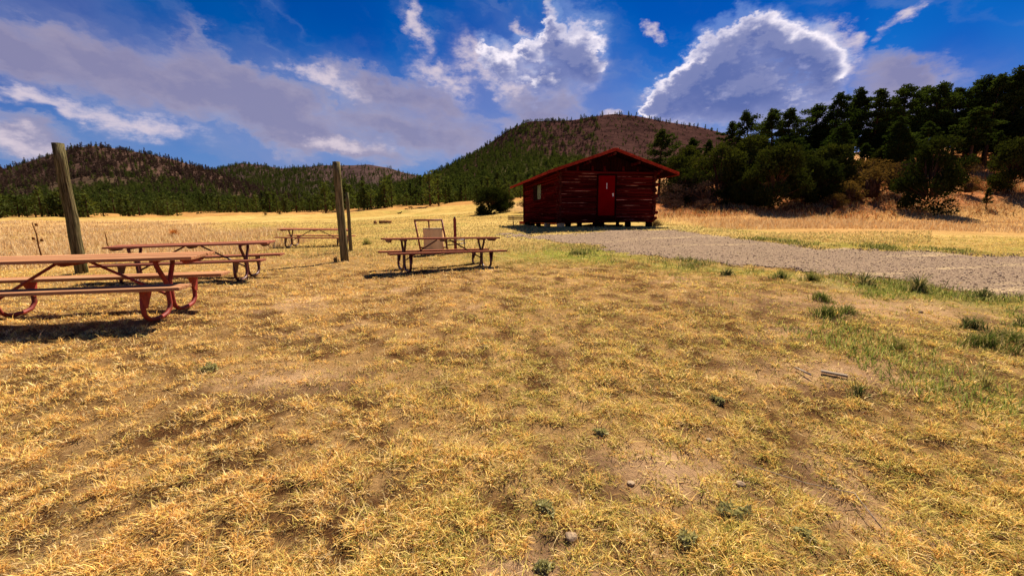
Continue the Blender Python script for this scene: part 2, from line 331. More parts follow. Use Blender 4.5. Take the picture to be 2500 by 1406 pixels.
class MB:
    """collects simple solids and builds them as one mesh"""
    def __init__(s): s.bm = bmesh.new()
    def box(s, lo, hi, bev=0.0, rot=None, mi=0):
        c = [(a + b) / 2 for a, b in zip(lo, hi)]; d = [abs(b - a) for a, b in zip(lo, hi)]
        M = Matrix.Translation(c) @ (rot.to_4x4() if rot is not None else Matrix.Identity(4)) @ Matrix.Diagonal((*d, 1))
        r = bmesh.ops.create_cube(s.bm, size=1, matrix=M); vs = r['verts']
        if bev: bmesh.ops.bevel(s.bm, geom=list({e for v in vs for e in v.link_edges}), offset=bev, segments=1, affect='EDGES', profile=.5)
        return s
    def tube(s, pts, rad, seg=8, caps=True, jitter=0.0, capmi=None):
        pts = [Vector(p) for p in pts]; n = len(pts); rad = rad if isinstance(rad, (list, tuple)) else [rad] * n
        rings = []; prev = None
        for i, p in enumerate(pts):
            t = (pts[min(i + 1, n - 1)] - pts[max(i - 1, 0)]).normalized()
            if prev is None: a = t.orthogonal().normalized()
            else: a = (prev - t * prev.dot(t)).normalized()
            prev = a; bb = t.cross(a)
            rings.append([s.bm.verts.new(p + (a * math.cos(k * 2 * math.pi / seg) + bb * math.sin(k * 2 * math.pi / seg)) * rad[i] * (1 + random.uniform(-jitter, jitter))) for k in range(seg)])
        for r0, r1 in zip(rings, rings[1:]):
            for k in range(seg):
                f = s.bm.faces.new((r0[k], r0[(k + 1) % seg], r1[(k + 1) % seg], r1[k])); f.smooth = True
        if caps:
            f1 = s.bm.faces.new(rings[0][::-1]); f2 = s.bm.faces.new(rings[-1])
            if capmi is not None: f1.material_index = capmi; f2.material_index = capmi
        return s
    def prism(s, poly, d0, d1, axis='y'):
        def P(a, c, d): return (a, d, c) if axis == 'y' else ((d, a, c) if axis == 'x' else (a, c, d))
        v0 = [s.bm.verts.new(P(a, c, d0)) for a, c in poly]; v1 = [s.bm.verts.new(P(a, c, d1)) for a, c in poly]; n = len(poly)
        s.bm.faces.new(v0[::-1]); s.bm.faces.new(v1)
        for i in range(n): s.bm.faces.new((v0[i], v0[(i + 1) % n], v1[(i + 1) % n], v1[i]))
        return s
    def mesh(s, name, mats):
        bmesh.ops.recalc_face_normals(s.bm, faces=s.bm.faces[:])
        me = bpy.data.meshes.new(name); s.bm.to_mesh(me); s.bm.free()
        for m in (mats if isinstance(mats, list) else [mats]): me.materials.append(m)
        return me
    def part(s, name, mats, parent=None, loc=(0, 0, 0), rot=(0, 0, 0)): return link(name, s.mesh(name, mats), parent, loc, rot)

# ------------------------------------------------------------------ ground
def bare_spots(x, y):
    return np.clip(np.exp(-((x - .05) ** 2 / .10 + (y - 1.50) ** 2 / .02)) + np.exp(-((x - .85) ** 2 / .14 + (y - 2.10) ** 2 / .05)) + .8 * np.exp(-((x - 2.8) ** 2 / .5 + (y - 3.4) ** 2 / .08)) + .8 * np.exp(-((x - 5.2) ** 2 / 3 + (y - 5.6) ** 2 / .4)) + .7 * np.exp(-((x + 1.9) ** 2 / .4 + (y - 3.3) ** 2 / .06)), 0, 1)
def zone_color(x, y):
    r = np.hypot(x, y)
    def lerp(a, c, k): return a * (1 - k[:, None]) + c * k[:, None]
    c3 = lambda *v: np.tile(np.array(v, float), (len(x), 1))
    sm = lambda v, lo, hi: (lambda t: t * t * (3 - 2 * t))(np.clip((v - lo) / (hi - lo), 0, 1))
    n = fbm(x, y, .06, 4, 2); n2 = fbm(x, y, .35, 4, 4); n5 = fbm(x, y, 1.6, 3, 7)
    near = lerp(c3(.12, .062, .030), c3(.37, .235, .11), sm(fbm(x, y, 4.0, 3, 63), .36, .62))
    near = lerp(near, c3(.52, .35, .22), np.clip(bare_spots(x, y) + .55 * sm(fbm(x, y, .8, 4, 61), .70, .80), 0, 1))
    meadow = lerp(c3(.43, .30, .10), c3(.50, .37, .14), sm(n, .35, .65))
    meadow = lerp(meadow, c3(.34, .31, .09), sm(n2, .58, .72) * .55)
    col = lerp(near, meadow, sm(r, 9, 19))
    tall = c3(.50, .33, .15)
    col = lerp(col, tall, sm(-x - .25 * y, 2, 7) * sm(y, 10, 14) * (1 - sm(y, 75, 95)) * (1 - sm(x + .75 * y, -2, 8)))
    col = lerp(col, c3(.50, .29, .13), sm(x, 9, 13) * sm(y, 13, 18) * .7)
    col = lerp(col, c3(.42, .21, .08), sm(y + 12 * (n - .5), 96, 112) * (1 - sm(x, 10, 18)) * .75)
    side = sm(x, 10, 15) * sm(y + 5 * (n2 - .5), 31.5, 35)
    col = lerp(col, lerp(c3(.20, .07, .028), c3(.46, .20, .09), sm(n2, .35, .65)), side)
    bank = sm(y, 50, 60) * (1 - sm(y, 75, 95)) * sm(x, -2, 2)
    col = lerp(col, c3(.46, .28, .14), bank * .8)
    gm = polydist(x, y, GRAVEL); green = np.clip(np.exp(-((x - 1.2) ** 2 / 9 + (y - 12.3) ** 2 / 3)) * .8 + .75 * np.exp(-((gm + .9) / .75) ** 2) * (y < 15) * (x > 1) * sm(n5, .30, .55), 0, 1)
    col = lerp(col, c3(.22, .24, .05), green)
    dirt = np.exp(-((x + 6.5) ** 2 / 8 + (y - 13.0) ** 2 / 4)) * .7
    col = lerp(col, c3(.30, .18, .10), dirt)
    cab = np.exp(-(((x - 4.5) / 4.5) ** 4 + ((y - 22.5) / 4) ** 4)) * .6
    col = lerp(col, c3(.30, .26, .12), cab)
    return col
rad = [0.0]; q = .35
while q < 900: rad.append(q); q = q * 1.026 + .01
rad = np.array(rad); NT = 420
# finer spokes ahead, coarser behind
u = np.linspace(-math.pi, math.pi, NT, endpoint=False); th = u - .62 * np.sin(u)
TH, RR = np.meshgrid(th, rad[1:]); gx = (np.sin(TH) * RR).ravel(); gy = (np.cos(TH) * RR).ravel()
gx = np.concatenate([[0.0], gx]); gy = np.concatenate([[0.0], gy])
V = np.stack([gx, gy, ground(gx, gy)], 1)
nr = len(rad) - 1; i = np.arange(nr - 1)[:, None] * NT + np.arange(NT)[None] + 1; j = np.arange(nr - 1)[:, None] * NT + (np.arange(NT)[None] + 1) % NT + 1
quads = np.stack([i, j, j + NT, i + NT], -1).reshape(-1, 4)
k0 = np.arange(NT) + 1; tris = np.stack([np.zeros(NT, int), (k0 % NT) + 1, k0], 1)
me = npmesh('ground', V, [quads[:, ::-1], tris[:, ::-1]], M_ground, zone_color(gx, gy), smooth=True)
g_ob = tag(link('ground', me), 'dry straw coloured meadow ground rising gently to the far treeline', kind='structure')

# gravel drive: its own sheet lying on the ground
xs = np.arange(-2, 34, .12); ys = np.arange(-3, 21.5, .12); GX, GY = np.meshgrid(xs, ys); fx, fy = GX.ravel(), GY.ravel()
dd = polydist(fx, fy, GRAVEL) + (fbm(fx, fy, .8, 5, 3) - .5) * 1.7 + (fbm(fx, fy, 3.5, 3, 14) - .5) * 1.1; keep = (dd > 0).reshape(GX.shape)
nx = len(xs); kk = keep[:-1, :-1] & keep[1:, :-1] & keep[:-1, 1:] & keep[1:, 1:]
a = (np.arange(len(ys) - 1)[:, None] * nx + np.arange(nx - 1)[None])[kk]
fc = np.stack([a, a + 1, a + nx + 1, a + nx], 1); used, inv = np.unique(fc, return_inverse=True); fc = inv.reshape(fc.shape)
gvx, gvy = fx[used], fy[used]
me = npmesh('gravel_road', np.stack([gvx, gvy, ground(gvx, gvy) - .012 + .034 * np.clip(dd[used] * 2.2, 0, 1)], 1), fc, M_gravel, smooth=True)
tag(link('gravel_road', me), 'mauve grey gravel drive crossing in front of the log cabin', kind='structure')

# ------------------------------------------------------------------ hills
HILL_L = [(-1.589,.095),(-1.377,.106),(-1.26,.119),(-1.182,.127),(-1.122,.142),(-1.062,.16),(-1.003,.174),(-.955,.178),(-.891,.17),(-.799,.151),(-.726,.132),(-.654,.104),(-.58,.078),(-.506,.055),(-.412,.031),(-.336,.011)]
HILL_M = [(-.902,.09),(-.757,.11),(-.68,.124),(-.622,.136),(-.565,.13),(-.528,.124),(-.48,.128),(-.423,.13),(-.329,.129),(-.282,.122),(-.235,.109),(-.178,.094),(-.093,.065),(.002,.036)]
HILL_R = [(-.411,.04),(-.333,.062),(-.284,.078),(-.236,.088),(-.187,.104),(-.139,.127),(-.091,.15),(-.043,.178),(-.006,.201),(.041,.222),(.088,.223),(.144,.224),(.19,.232),(.237,.237),(.293,.23),(.349,.219),(.425,.206),(.487,.192),(.568,.173),(.713,.14),(.908,.092),(1.204,.043)]
class Hill:
    def __init__(s, prof, D0, D1, e0, t0, t1, seed, rough=.012, power=1.0):
        s.p = np.array(prof); s.D0, s.D1, s.e0, s.t0, s.t1, s.seed, s.rough, s.power = D0, D1, e0, t0, t1, seed, rough, power
    def at(s, t, v):
        er = np.interp(t, s.p[:, 0], s.p[:, 1]); D = s.D0 + (s.D1 - s.D0) * v
        vv = np.clip(v, 0, 1); x = t * D
        e = s.e0 + (er - s.e0) * vv ** s.power
        e = e + (fbm(x, D, .012, 4, s.seed) - .5) * s.rough * 2 * np.sin(np.pi * vv) + (fbm(x, D, .03, 3, s.seed + 3) - .5) * s.rough * .35
        z = 1.5 + e * D
        back = np.clip(v - 1, 0, 1); zr = 1.5 + er * s.D1
        z = np.where(v > 1, zr * (1 - back * 1.0) - 8 * back, z)
        return x, D, z
    def build(s, label, colf, nt=150, nv=60):
        T, Vv = np.meshgrid(np.linspace(s.t0, s.t1, nt), np.concatenate([np.linspace(-.08, 1, nv), np.linspace(1.05, 2.0, 12)])); t, v = T.ravel(), Vv.ravel()
        x, y, z = s.at(t, v); z = np.where(v < 0, z + v * 120, z)
        n = nt; r = T.shape[0]; a = (np.arange(r - 1)[:, None] * n + np.arange(n - 1)[None]).ravel(); f = np.stack([a, a + 1, a + n + 1, a + n], 1)
        me = npmesh('hill', np.stack([x, y, z], 1), f, M_hill, colf(t, v, x, y), smooth=True)
        return tag(link('hill', me), label, kind='structure')
def cl(*v): return np.array(v, float)
def hcol(a, bcol, lo, hi, extra=None):
    def f(t, v, x, y):
        k = np.clip((v + (fbm(x, y, .015, 4, 8) - .5) * .5 - lo) / (hi - lo), 0, 1)[:, None]
        return cl(*a) * (1 - k) + cl(*bcol) * k
    return f
HL = Hill(HILL_L, 128, 420, .012, -1.589, -.336, 1)
HM = Hill(HILL_M, 430, 900, .035, -.902, .002, 2)
HR = Hill(HILL_R, 138, 440, .030, -.411, 1.204, 3, .012)
HL.build('wooded hill at the far left with a rocky brown crown', hcol((.06, .055, .025), (.090, .055, .042), .35, .7))
HM.build('distant purple brown ridge beyond the gap in the hills', hcol((.055, .048, .035), (.070, .045, .042), .3, .7))
HR.build('large central hill behind the log cabin with a bare reddish summit', hcol((.065, .065, .025), (.058, .030, .026), .34, .56))

# ------------------------------------------------------------------ blades (grass)
def blades(name, x, y, h, w, lean, col, mat=M_blade, label=None, parent=None, z=None, kind='stuff', cat=None):
    n = len(x); z = (ground(x, y) if z is None else z) - .004
    az = rng.uniform(0, 2 * np.pi, n); la = rng.uniform(0, 2 * np.pi, n); L = lean * h
    dx, dy = np.cos(az) * w / 2, np.sin(az) * w / 2; lx, ly = np.cos(la) * L, np.sin(la) * L; hz = h * np.sqrt(np.clip(1 - (lean * .75) ** 2, .12, 1))
    v = np.empty((n, 5, 3))
    v[:, 0] = np.stack([x - dx, y - dy, z], 1); v[:, 1] = np.stack([x + dx, y + dy, z], 1)
    v[:, 2] = np.stack([x - dx * .8 + lx * .35, y - dy * .8 + ly * .35, z + hz * .6], 1); v[:, 3] = np.stack([x + dx * .8 + lx * .35, y + dy * .8 + ly * .35, z + hz * .6], 1)
    v[:, 4] = np.stack([x + lx, y + ly, z + hz * rng.uniform(.75, 1.05, n)], 1)
    b0 = (np.arange(n) * 5)[:, None]; qd = b0 + np.array([[0, 1, 3, 2]]); tr = b0 + np.array([[2, 3, 4]])
    me = npmesh(name, v.reshape(-1, 3), [qd, tr], mat, np.repeat(col, 5, 0))
    return tag(link(name, me, parent), label, cat, kind=kind)
STRAW = np.array([(.88, .56, .18), (.78, .45, .12), (.92, .68, .33), (.60, .48, .12), (.42, .19, .07), (.28, .28, .06), (.86, .66, .21)])
def straw_cols(x, y, weights=None):
    n = len(x); gl = np.clip((x + 1.5) / 6 + (fbm(x, y, .5, 3, 12) - .5) * 1.6 + .25, 0, 1)    # yellower to the right
    pick = rng.random(n)
    idx = np.select([pick < .30, pick < .52, pick < .72, pick < .84, pick < .93], [0, 1, 2, 6, 4], 3)
    greenish = (rng.random(n) < gl * .55); idx = np.where(greenish, np.where(rng.random(n) < .62, 3, np.where(rng.random(n) < .5, 6, 5)), idx)
    c = STRAW[idx] * rng.uniform(.75, 1.15, (n, 1)); return c
def wedge(n, d0, d1, t0, t1, pw=1.0):
    """random spots on the ground ahead, equally dense as seen from eye height"""
    uu = rng.random(n); D = np.exp(np.log(d0) + (np.log(d1) - np.log(d0)) * uu ** pw); t = rng.uniform(t0, t1, n); return t * D, D
def grav_mask(x, y): return polydist(x, y, GRAVEL) + (fbm(x, y, .8, 4, 3) - .5) * 1.5
# short turf around the camera, gathered in tufts
nT = 190000
tx, ty = wedge(nT, 1.15, 15, -1.5, 1.5)
dens = fbm(tx, ty, 1.3, 3, 21) * .16 + fbm(tx, ty, 8, 2, 25) * .34 + fbm(tx, ty, 21, 2, 27) * .50
bare = bare_spots(tx, ty) + .5 * np.clip((fbm(tx, ty, .8, 4, 61) - .70) * 7, 0, 1)
keepm = (rng.random(nT) < np.clip((dens - .37) * 8.0, .34, 1) * (1 - .88 * np.clip(bare, 0, 1))) & ((grav_mask(tx, ty) < .05) | (rng.random(nT) < .02 + .45 * np.exp(-grav_mask(tx, ty) / .35)))
dk = dens[keepm]; tx, ty = tx[keepm], ty[keepm]
per = 5; bx = np.repeat(tx, per); by = np.repeat(ty, per); s_ = .006 + .0035 * by
bx = bx + rng.normal(0, 1, len(bx)) * s_; by2 = by + rng.normal(0, 1, len(bx)) * s_
tuftk = np.repeat(rng.uniform(.6, 1.5, len(tx)) * np.clip(.45 + (dk - .36) * 3.2, .5, 1.7), per)
hh = rng.uniform(.013, .038, len(bx)) * rng.choice([.6, 1, 1, 1.5], len(bx)) * tuftk * (1 + .02 * by)
cc = np.repeat(straw_cols(tx, ty), per, 0) * rng.uniform(.72, 1.15, (len(bx), 1)) * np.repeat(np.clip(.62 + (dk - .36) * 2.2, .6, 1.12), per)[:, None]
blades('grass', bx, by2, hh, .0026 + .00095 * by, rng.uniform(.6, 1.6, len(bx)), cc, label='short dry straw coloured grass covering the foreground')
# mown meadow farther out
mx, my = wedge(95000, 13, 62, -1.3, 1.0); k = (grav_mask(mx, my) < .1) & ~((mx > 10) & (my > 17)); mx, my = mx[k], my[k]
mc = np.array([(.54, .40, .15), (.60, .46, .20), (.36, .33, .10), (.46, .30, .11)])[rng.integers(0, 4, len(mx))] * rng.uniform(.8, 1.15, (len(mx), 1))
cabm = ~((mx > 1.5) & (mx < 8.5) & (my > 21.3) & (my < 31)); mx, my, mc = mx[cabm], my[cabm], mc[cabm]
blades('grass', mx, my, rng.uniform(.04, .13, len(mx)), .006 + .0011 * my, rng.uniform(.4, 1.2, len(mx)), mc, label='pale yellow mown grass of the meadow beyond the tables')
# tall standing straw, left field and right band
def tall(n, t0, t1, d0, d1, cond, h0, h1, cols, label):
    x, y = wedge(n, d0, d1, t0, t1, .8); k = cond(x, y) & (rng.random(n) < np.clip((fbm(x, y, .35, 3, 30) - .22) * 3, .08, 1)) & (grav_mask(x, y) < -.3); x, y = x[k], y[k]
    c = np.array(cols)[rng.integers(0, len(cols), len(x))] * rng.uniform(.75, 1.15, (len(x), 1))
    blades('tall_grass', x, y, rng.uniform(h0, h1, len(x)) * (.45 + 1.1 * fbm(x, y, .5, 3, 31)) * rng.uniform(.6, 1.1, len(x)), .006 + .0007 * y, rng.uniform(.1, .95, len(x)), c, label=label)
tall(80000, -1.6, -.38, 11.5, 75, lambda x, y: (x + .75 * y < 1.5 + (fbm(x, y, .12, 4, 6) - .5) * 26) & (x < -8.5 - .06 * y), .22, .5, [(.76, .54, .27), (.66, .44, .20), (.82, .64, .38), (.50, .29, .12)], 'tall standing straw filling the field on the left')
tall(76000, .26, 1.5, 14, 40, lambda x, y: (x > 8.3 + fbm(x, y, .5, 3, 71) * 2.6) & (y > 19.5 - .12 * (x - 8) + (fbm(x, y, .3, 3, 6) - .5) * 2) & (x < 52), .10, .34, [(.66, .44, .21), (.72, .52, .28), (.56, .28, .09), (.60, .40, .18)], 'tall tawny grass along the foot of the wooded slope')
def slope(n, label):
    x = rng.uniform(9, 75, n); y = rng.uniform(31, 62, n); k = (x / y > .35) & (x / y < 1.4) & (fbm(x, y, .3, 3, 40) > .42); x, y = x[k], y[k]
    c = np.array([(.46, .20, .06), (.52, .30, .12), (.34, .12, .04), (.30, .20, .07)])[rng.integers(0, 4, len(x))] * rng.uniform(.7, 1.2, (len(x), 1))
    blades('dry_weeds', x, y, rng.uniform(.2, .6, len(x)), np.full(len(x), .06), rng.uniform(.3, 1.0, len(x)), c, label=label)
slope(26000, 'rusty dry weeds scattered under the pines on the right slope')

vx = rng.uniform(.5, 13, 110000); vy = rng.uniform(3.5, 16, 110000); gm_ = grav_mask(vx, vy); pv = np.exp(-((gm_ + .40) / .50) ** 2) * (vx < 12) * (vy < 14.5) * np.clip((fbm(vx, vy, 1.4, 3, 81) - .36) * 5, 0, 1)
kv = rng.random(110000) < pv * .9; vx, vy = vx[kv], vy[kv]
vc = np.array([(.13, .15, .03), (.22, .24, .05), (.34, .32, .09), (.09, .10, .03), (.50, .42, .16)])[rng.integers(0, 5, len(vx))] * rng.uniform(.7, 1.2, (len(vx), 1))
blades('green_weeds', vx, vy, rng.uniform(.05, .13, len(vx)) * (.5 + 1.2 * fbm(vx, vy, 2.5, 2, 83)), .006 + .0008 * vy, rng.uniform(.2, 1.1, len(vx)), vc, label='low green weeds straggling along the near edge of the gravel')
px_ = rng.uniform(3, 9, 40000); py_ = rng.uniform(2.5, 8, 40000); kp = (rng.random(40000) < np.clip((fbm(px_, py_, .9, 4, 85) - .54) * 6, 0, 1) * .8) & (grav_mask(px_, py_) < -.2); px_, py_ = px_[kp], py_[kp]
vc = np.array([(.20, .25, .045), (.32, .34, .07), (.52, .48, .15)])[rng.integers(0, 3, len(px_))] * rng.uniform(.7, 1.2, (len(px_), 1))
blades('green_weeds', px_, py_, rng.uniform(.05, .12, len(px_)), .005 + .0008 * py_, rng.uniform(.2, 1.0, len(px_)), vc, label='yellow green grass patches in the right foreground')
# loose stones of the drive
def stones(n):
    x = rng.uniform(0, 1, n); D = np.exp(rng.uniform(math.log(4.5), math.log(20), n)); t = rng.uniform(-.05, 1.6, n); x = t * D; y = D
    k = grav_mask(x, y) > .0; x, y = x[k], y[k]; m = len(x); z = ground(x, y) + .02
    r = rng.uniform(.005, .019, m) * (.7 + y / 16)
    oc = np.array([(1, 0, 0), (-1, 0, 0), (0, 1, 0), (0, -1, 0), (0, 0, .7), (0, 0, -.7)], float)
    ang = rng.uniform(0, 6.28, m); ca, sa = np.cos(ang), np.sin(ang); v = oc[None] * rng.uniform(.6, 1.25, (m, 6, 1)) * r[:, None, None]
    vx = v[..., 0] * ca[:, None] - v[..., 1] * sa[:, None]; vy = v[..., 0] * sa[:, None] + v[..., 1] * ca[:, None]
    v = np.stack([vx + x[:, None], vy + y[:, None], v[..., 2] + z[:, None]], -1)
    f = np.array([(0, 2, 4), (2, 1, 4), (1, 3, 4), (3, 0, 4), (2, 0, 5), (1, 2, 5), (3, 1, 5), (0, 3, 5)])
    base = np.array([(.18, .115, .09), (.30, .20, .155), (.42, .30, .23), (.11, .065, .05)])[rng.integers(0, 4, m)] * rng.uniform(.8, 1.1, (m, 1))
    mt, b = new_mat('loose_stones'); finish(b, attr(b), .9, spec=.1)
    me = npmesh('gravel', v.reshape(-1, 3), (np.arange(m)[:, None, None] * 6 + f[None]).reshape(-1, 3), mt, np.repeat(base, 6, 0))
    tag(link('gravel', me), 'loose mauve and grey stones strewn over the drive', kind='stuff')
stones(36000)

# ------------------------------------------------------------------ trees
def tufts(cen, size, per, shape=(1, 1, .8), spread=None):
    """per small needle sprays round every centre -> verts, tri faces"""
    n = len(cen); c = np.repeat(cen, per, 0); m = len(c); sp = np.repeat(np.broadcast_to(spread, (n,)), per)
    off = rng.normal(0, 1, (m, 3)); off /= np.linalg.norm(off, axis=1)[:, None] + 1e-9; off *= (rng.random((m, 1)) ** .45) * sp[:, None] * np.array(shape)
    p = c + off; d = rng.normal(0, 1, (m, 3)) + off / (sp[:, None] + 1e-6) * .9 + np.array([0, 0, .35]); d /= np.linalg.norm(d, axis=1)[:, None]
    s = np.cross(d, rng.normal(0, 1, (m, 3))); s /= np.linalg.norm(s, axis=1)[:, None] + 1e-9
    L = size * rng.uniform(.6, 1.4, (m, 1)); w = L * rng.uniform(.22, .42, (m, 1))
    v = np.stack([p - s * w, p + s * w, p + d * L], 1).reshape(-1, 3); return v, np.arange(3 * m).reshape(-1, 3)
def limb(mb, p0, p1, r0, r1, sag=.0, n=3, seg=5):
    p0, p1 = Vector(p0), Vector(p1); mb.tube([p0.lerp(p1, k / n) + Vector((0, 0, -sag * math.sin(math.pi * k / n))) for k in range(n + 1)], [r0 + (r1 - r0) * k / n for k in range(n + 1)], seg, caps=False)
def make_pine(H, Rr, cb, nb, per, size, seed, trunkr=.16, lean=.0, asym=.35):
    """ponderosa: bare lower trunk, clumped needles on uneven limbs"""
    rs = random.Random(seed); mb = MB(); lx, ly = rs.uniform(-lean, lean), rs.uniform(-lean, lean)
    tp = lambda z: Vector((lx * (z / H) ** 1.5 * H, ly * (z / H) ** 1.5 * H, z))
    mb.tube([tp(H * k / 7) - Vector((0, 0, .25 if k == 0 else 0)) for k in range(8)], [trunkr * (1.25 if k == 0 else 1 - k / 7 * .86) for k in range(8)], 7)
    cen = []; sp = []; aa = rs.uniform(0, 6.28)
    for i in range(nb):
        f = (i + rs.random()) / nb; z = H * (cb + (1 - cb) * f * .98); prof = (math.sin(math.pi * (.16 + .80 * f)) ** .7) * (1 - .42 * f)
        a = aa + i * 2.4 + rs.uniform(-.5, .5); L = Rr * prof * rs.uniform(.45, 1.2) * (1 + asym * math.cos(a - aa)); b0 = tp(z * .97)
        tip = b0 + Vector((math.cos(a) * L, math.sin(a) * L, L * rs.uniform(-.05, .45)))
        limb(mb, b0, tip, trunkr * .28 * (1 - f * .6), trunkr * .07, .04 * L)
        for q in (.5, .75, 1.0):
            if q == .5 and rs.random() < .45: continue
            c = b0.lerp(tip, q) + Vector((rs.uniform(-.15, .15), rs.uniform(-.15, .15), rs.uniform(0, .2))); cen.append(c); sp.append(Rr * rs.uniform(.13, .30) * (1.1 - .3 * f))
    cen.append(tp(H)); sp.append(Rr * .16)
    v, f = tufts(np.array(cen), size, per, (1, 1, .72), np.array(sp)); return mb, v, f
def make_juniper(H, Rr, seed, lobes=34, per=110, size=.2, stems=3, base=.06):
    rs = random.Random(seed); mb = MB(); cen = []; sp = []
    for k in range(stems):
        a = k * 2.1 + rs.random(); r = Rr * .22; mb.tube([(math.cos(a) * r * q, math.sin(a) * r * q, H * .75 * q - .2) for q in (.35, .6, .8, 1.0)], [.13, .11, .07, .03], 6)
    for k in range(lobes):
        f = rs.random() ** .8; z = H * (base + (.9 - base) * f); pr = math.sqrt(max(0, 1 - ((f - .38) / .68) ** 2)); a = rs.uniform(0, 6.28); r = Rr * pr * rs.uniform(.35, .88)
        cen.append((math.cos(a) * r, math.sin(a) * r, z)); sp.append(Rr * rs.uniform(.2, .34))
        limb(mb, (math.cos(a) * r * .2, math.sin(a) * r * .2, z * .55), (math.cos(a) * r, math.sin(a) * r, z), .05, .012)
    cen.append((0, 0, H * .9)); sp.append(Rr * .22)
    v, f = tufts(np.array(cen), size, per, (1, 1, .85), np.array(sp)); return mb, v, f
def make_small(H, Rr, seed, n=190, size=.5, power=1.0, base=.08):
    """far conifer: one mesh, crown and trunk"""
    rs = random.Random(seed); mb = MB(); mb.tube([(0, 0, -.4), (0, 0, H * .5), (0, 0, H * .93)], [.2, .13, .03], 5)
    cen = []; sp = []
    for k in range(n // 10):
        f = (k + rs.random()) / (n // 10); z = H * (base + (.95 - base) * f); pr = (1 - f) ** power * (.55 + .45 * min(1, f * 5)) + .05; a = k * 2.4 + rs.uniform(-.6, .6)
        r = Rr * pr * rs.uniform(.35, .85); cen.append((math.cos(a) * r, math.sin(a) * r, z)); sp.append(Rr * (.20 + .30 * pr))
    v, f = tufts(np.array(cen), size, 11, (1, 1, .8), np.array(sp)); return mb, v, f
def crown_mesh(v, f, mat, name='crown'): return npmesh(name, v, f, mat)
def combine(mb, v, f, mcrown, name='pine_tree'):
    bm = mb.bm; bmesh.ops.triangulate(bm, faces=bm.faces[:]); bm.verts.ensure_lookup_table(); tv = np.array([q.co[:] for q in bm.verts]); bm.verts.index_update()
    tf = np.array([[q.index for q in fc.verts] for fc in bm.faces]); bm.free()
    return npmesh(name, np.concatenate([v, tv]), np.concatenate([f, tf + len(v)]), [mcrown, M_bark], matidx=np.concatenate([np.zeros(len(f)), np.ones(len(tf))]))
PINES = []
for k, (H, Rr, cb, nb, lean) in enumerate([(10, 2.2, .30, 46, .05), (10, 1.9, .38, 40, .04), (10, 2.6, .22, 52, .03), (10, 2.0, .45, 34, .06), (10, 2.4, .30, 44, .08), (10, 1.7, .28, 42, .02)]):
    mb, v, f = make_pine(H, Rr, cb, nb, 72, .20, 100 + k, .17, lean); PINES.append((mb.mesh('trunk', M_bark), crown_mesh(v, f, M_pine)))
JUNI = []
for k in range(4):
    mb, v, f = make_juniper(5, 2.3, 200 + k, lobes=[48, 42, 60, 38][k], per=230, size=.17); JUNI.append((mb.mesh('trunk', M_bark), crown_mesh(v, f, M_juni)))
def make_brush(seed, mat, H=2.0, Rr=1.3):
    mb, v, f = make_juniper(H, Rr, seed, lobes=22, per=80, size=.085, stems=6, base=.2); return mb.mesh('stem', M_bark), crown_mesh(v, f, mat)
BRUSH = [make_brush(300, M_oak), make_brush(301, M_bare), make_brush(302, M_oak)]
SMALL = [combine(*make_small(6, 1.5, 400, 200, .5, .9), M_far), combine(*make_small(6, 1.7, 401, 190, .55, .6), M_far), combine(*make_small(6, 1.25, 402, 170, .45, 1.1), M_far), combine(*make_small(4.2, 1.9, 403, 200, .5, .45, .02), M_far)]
SCRUB = [combine(*make_small(3.2, 1.6, 410, 130, .42, .5, .02), M_bare), combine(*make_small(4.5, .9, 411, 100, .4, .9, .2), M_bare)]

def plant_tree(kind, pair, x, y, H, scale_xy, label, cat, group=None, base_h=10.0, rot=None, part='trunk', sink=.05):
    o = empty(kind, (x, y, gz(x, y) - sink), (0, 0, random.uniform(0, 6.28) if rot is None else rot))
    s = H / base_h; o.scale = (s * scale_xy, s * scale_xy, s)
    t = link(part, pair[0], o); c = link('crown', pair[1], o); tag(o, label, cat, group); return o, c

# tall pines standing along the right ridge (x, y, height of the tip)
RIDGE = [(18.0,52.0,11.80),(22.9,55.0,11.56),(27.5,60.0,12.13),(29.6,58.0,14.08),(30.5,55.0,14.62),(33.7,58.0,13.89),(31.4,52.0,14.07),(31.7,50.0,13.57),(36.1,52.0,14.52),(36.9,50.0,15.31),(41.3,54.0,15.32),(41.0,52.0,16.34),(41.7,50.0,15.61),(46.8,54.0,15.74),(44.6,50.0,16.02),(48.9,53.0,16.60),(47.6,50.0,16.08),(51.3,52.0,16.82),(51.0,50.0,15.69),(55.7,53.0,16.99),(53.6,50.0,16.79),(52.6,48.0,16.46),(56.1,50.0,16.73),(53.7,47.0,16.85),(57.0,48.0,17.32),(58.3,47.0,17.37)]
ORD = ['first', 'second', 'third', 'fourth', 'fifth', 'sixth', 'seventh', 'eighth', 'ninth', 'tenth', 'eleventh', 'twelfth', 'thirteenth', 'fourteenth', 'fifteenth', 'sixteenth', 'seventeenth', 'eighteenth', 'nineteenth', 'twentieth']
RL = {0: 'broad crowned pine rising just right of the cabin roof', 1: 'slim pine between the cabin roof and the dense dark junipers', 2: 'small pointed pine on the skyline where the bare hill meets the wood', 3: 'lone sparse pine standing at the left end of the ridge skyline', 4: 'ragged windblown pine at the left shoulder of the wood'}
rest = sorted([k for k in range(len(RIDGE)) if k > 4], key=lambda k: RIDGE[k][0] / RIDGE[k][1])
RL[rest[-1]] = 'tallest ridge pine, cut by the right edge of the view'
for n_, k in enumerate(rest[:-1]): RL[k] = 'tall dark pine on the skyline of the right ridge, %s from its left shoulder' % (ORD[n_] if n_ < 20 else 'last but one')
